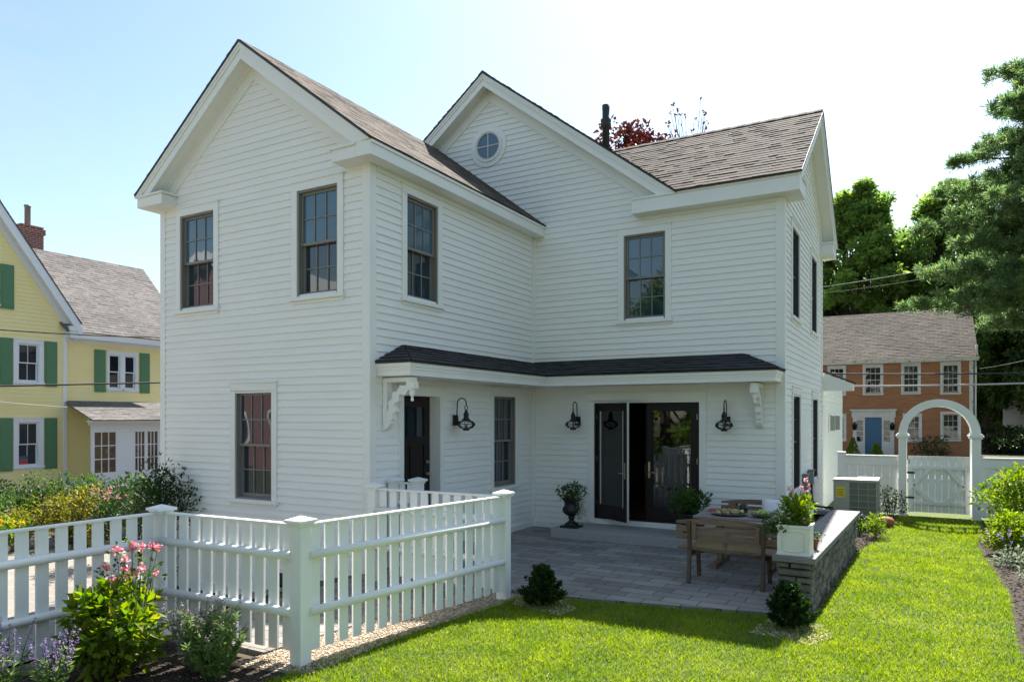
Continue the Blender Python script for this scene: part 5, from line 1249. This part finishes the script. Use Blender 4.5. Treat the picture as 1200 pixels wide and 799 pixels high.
# trees and a brick house behind the camera (seen only mirrored in the panes)
for i,(x,y,h_,c_) in enumerate([(4,-18,13,4.5),(-3,-24,15,5),(12,-12,12,4.5),(-12,-14,10,4),(16,2,11,4)]):
    tree('maple_tree',(x,y,-.3),h_,c_,['maple behind the camera, nearest the lawn axis','tall maple behind the camera beside the brick house','maple behind the camera to the right','maple behind the camera on the far left','maple right of the garden outside the photo'][i],'maple',nb=22,nl=8000,lsz=.35,zlow=.06,group='maples outside the photo')
bk = empty('brick_house',(-35,-14,-.6),'red brick house behind the camera, mirrored in the gable windows','house')
m = MB(); m.box(-42,-22,-.6,-28,-12,6.2); m.prism([(-42,6.2),(-28,6.2),(-35,11)],V(0,0,0),X,Zv,Y,-22,-12); m.build('wall','brick',bk)
m = MB(); m.prism([(-42.5,5.8),(-35,11.0),(-35,11.5),(-42.5,6.3)],V(0,0,0),X,Zv,Y,-22.4,-11.6); m.prism([(-27.5,5.8),(-35,11.0),(-35,11.5),(-27.5,6.3)],V(0,0,0),X,Zv,Y,-22.4,-11.6); m.build('roof','trim',bk)
for x in (-40,-37,-33,-30):
    for z in (.6,3.6): 
        m = MB(); m.box(x,-12.0,z,x+1.1,-11.93,z+1.8); wq = m.build('window','trim',bk); m = MB(); m.box(x+.12,-11.93,z+.12,x+.98,-11.92,z+1.68); m.build('glass','glass',wq)

# ================================================================= cables
def cable(p, q, sag, r, m, label, n=14):
    p,q = Vector(p),Vector(q); mb = MB(); off = p
    pts = [p.lerp(q,i/n)-V(0,0,sag*4*(i/n)*(1-i/n)) for i in range(n+1)]; mb.tube(pts,r,6,False)
    o = mb.build('overhead_cable',m,None); tag(o,label,'cable','overhead cables'); return o
def AT(px,py,t_): x,y = at(px,t_); return (x,y,H-(py-HY)/F_*t_)
cable(AT(-120,376,20),AT(240,396,26),.12,.020,'cable','thin cable crossing the yellow house just below its gable')
cable(AT(-120,455,18),AT(240,447,24),.0,.028,'cable','thick black cable crossing the yellow house between its two storeys')
cable(AT(-60,463,20),AT(79,477,24.2),.04,.010,'cablegrey','thin grey wire ending at the yellow house porch corner')
cable(AT(900,436,33),AT(1340,433,24),.12,.032,'cable','thick black cable crossing the brown house upper windows')
cable(AT(900,452,32),AT(1340,444,24),.10,.040,'cablegrey','thick grey cable crossing just below the black cable')
cable(AT(1148,432,43),AT(1340,375,30),.3,.016,'cablegrey','thin grey wire rising right from the brown house corner')
cable(AT(900,344,36),AT(1165,300,30),.15,.016,'cablegrey','upper thin wire crossing the maples')
cable(AT(900,350,36),AT(1165,312,30),.15,.012,'cable','lower thin wire crossing the maples')
cable(AT(1143,384,44),AT(1340,387,34),.1,.014,'cable','thin dark wire from the brown house roof edge towards the pine')

# ================================================================= sky, sun, camera
KX,KY = .075,.855
wd = bpy.data.worlds.new('World'); S.world = wd; wd.use_nodes = True; nt = wd.node_tree
bg = nt.nodes['Background']; sk = nt.nodes.new('ShaderNodeTexSky'); sk.sky_type = 'NISHITA'; sk.sun_disc = False
el = math.atan(1/math.hypot(KX,KY)); sk.sun_elevation = el; sk.sun_rotation = math.atan2(-KX,KY)
sk.air_density = 1.15; sk.dust_density = .9; sk.ozone_density = 1.2; sk.altitude = 10
tn = nt.nodes.new('ShaderNodeMix'); tn.data_type = 'RGBA'; tn.blend_type = 'MULTIPLY'; tn.inputs[0].default_value = 1; tn.inputs[7].default_value = (.97,1.0,.96,1); nt.links.new(sk.outputs[0],tn.inputs[6]); 
cc_ = nt.nodes.new('ShaderNodeTexCoord'); mp_ = nt.nodes.new('ShaderNodeMapping'); mp_.inputs['Scale'].default_value = (1.1,1.1,3.4); cn = nt.nodes.new('ShaderNodeTexNoise'); cn.inputs['Scale'].default_value = 1.6; cn.inputs['Detail'].default_value = 9; cn.inputs['Roughness'].default_value = .58; cn.inputs['Distortion'].default_value = .6
cr_ = nt.nodes.new('ShaderNodeMapRange'); cr_.inputs[1].default_value = .42; cr_.inputs[2].default_value = .72; cr_.inputs[3].default_value = .0; cr_.inputs[4].default_value = .45
cm2 = nt.nodes.new('ShaderNodeMix'); cm2.data_type = 'RGBA'; cm2.inputs[7].default_value = (3.8,3.85,3.95,1)
nt.links.new(cc_.outputs['Generated'],mp_.inputs['Vector']); nt.links.new(mp_.outputs[0],cn.inputs['Vector']); nt.links.new(cn.outputs['Fac'],cr_.inputs[0]); nt.links.new(cr_.outputs[0],cm2.inputs[0]); nt.links.new(tn.outputs[2],cm2.inputs[6]); nt.links.new(cm2.outputs[2],bg.inputs[0]); bg.inputs[1].default_value = .082
sl_ = bpy.data.lights.new('sun','SUN'); sl_.energy = 4.8; sl_.angle = R(.53); sl_.color = (1,.95,.87)
so = bpy.data.objects.new('sun',sl_); C.objects.link(so); so.location = (-5,30,40); so.rotation_euler = V(KX,-KY,-1).to_track_quat('-Z','Y').to_euler()
cam = bpy.data.cameras.new('camera'); co = bpy.data.objects.new('camera',cam); C.objects.link(co); S.camera = co
co.location = (0,0,H); co.rotation_euler = (R(90),0,CA); cam.sensor_width = 36; cam.sensor_fit = 'HORIZONTAL'; cam.lens = F_*36/1200
cam.shift_y = (HY-399.5)/1200; cam.clip_end = 3000; cam.clip_start = .05
vs = S.view_settings; vs.view_transform = 'Standard'; vs.look = 'None'; vs.gamma = 1; vs.exposure = 1.45; vs.use_curve_mapping = False
S.render.engine = 'CYCLES'; S.cycles.max_bounces = 8; S.cycles.transparent_max_bounces = 12
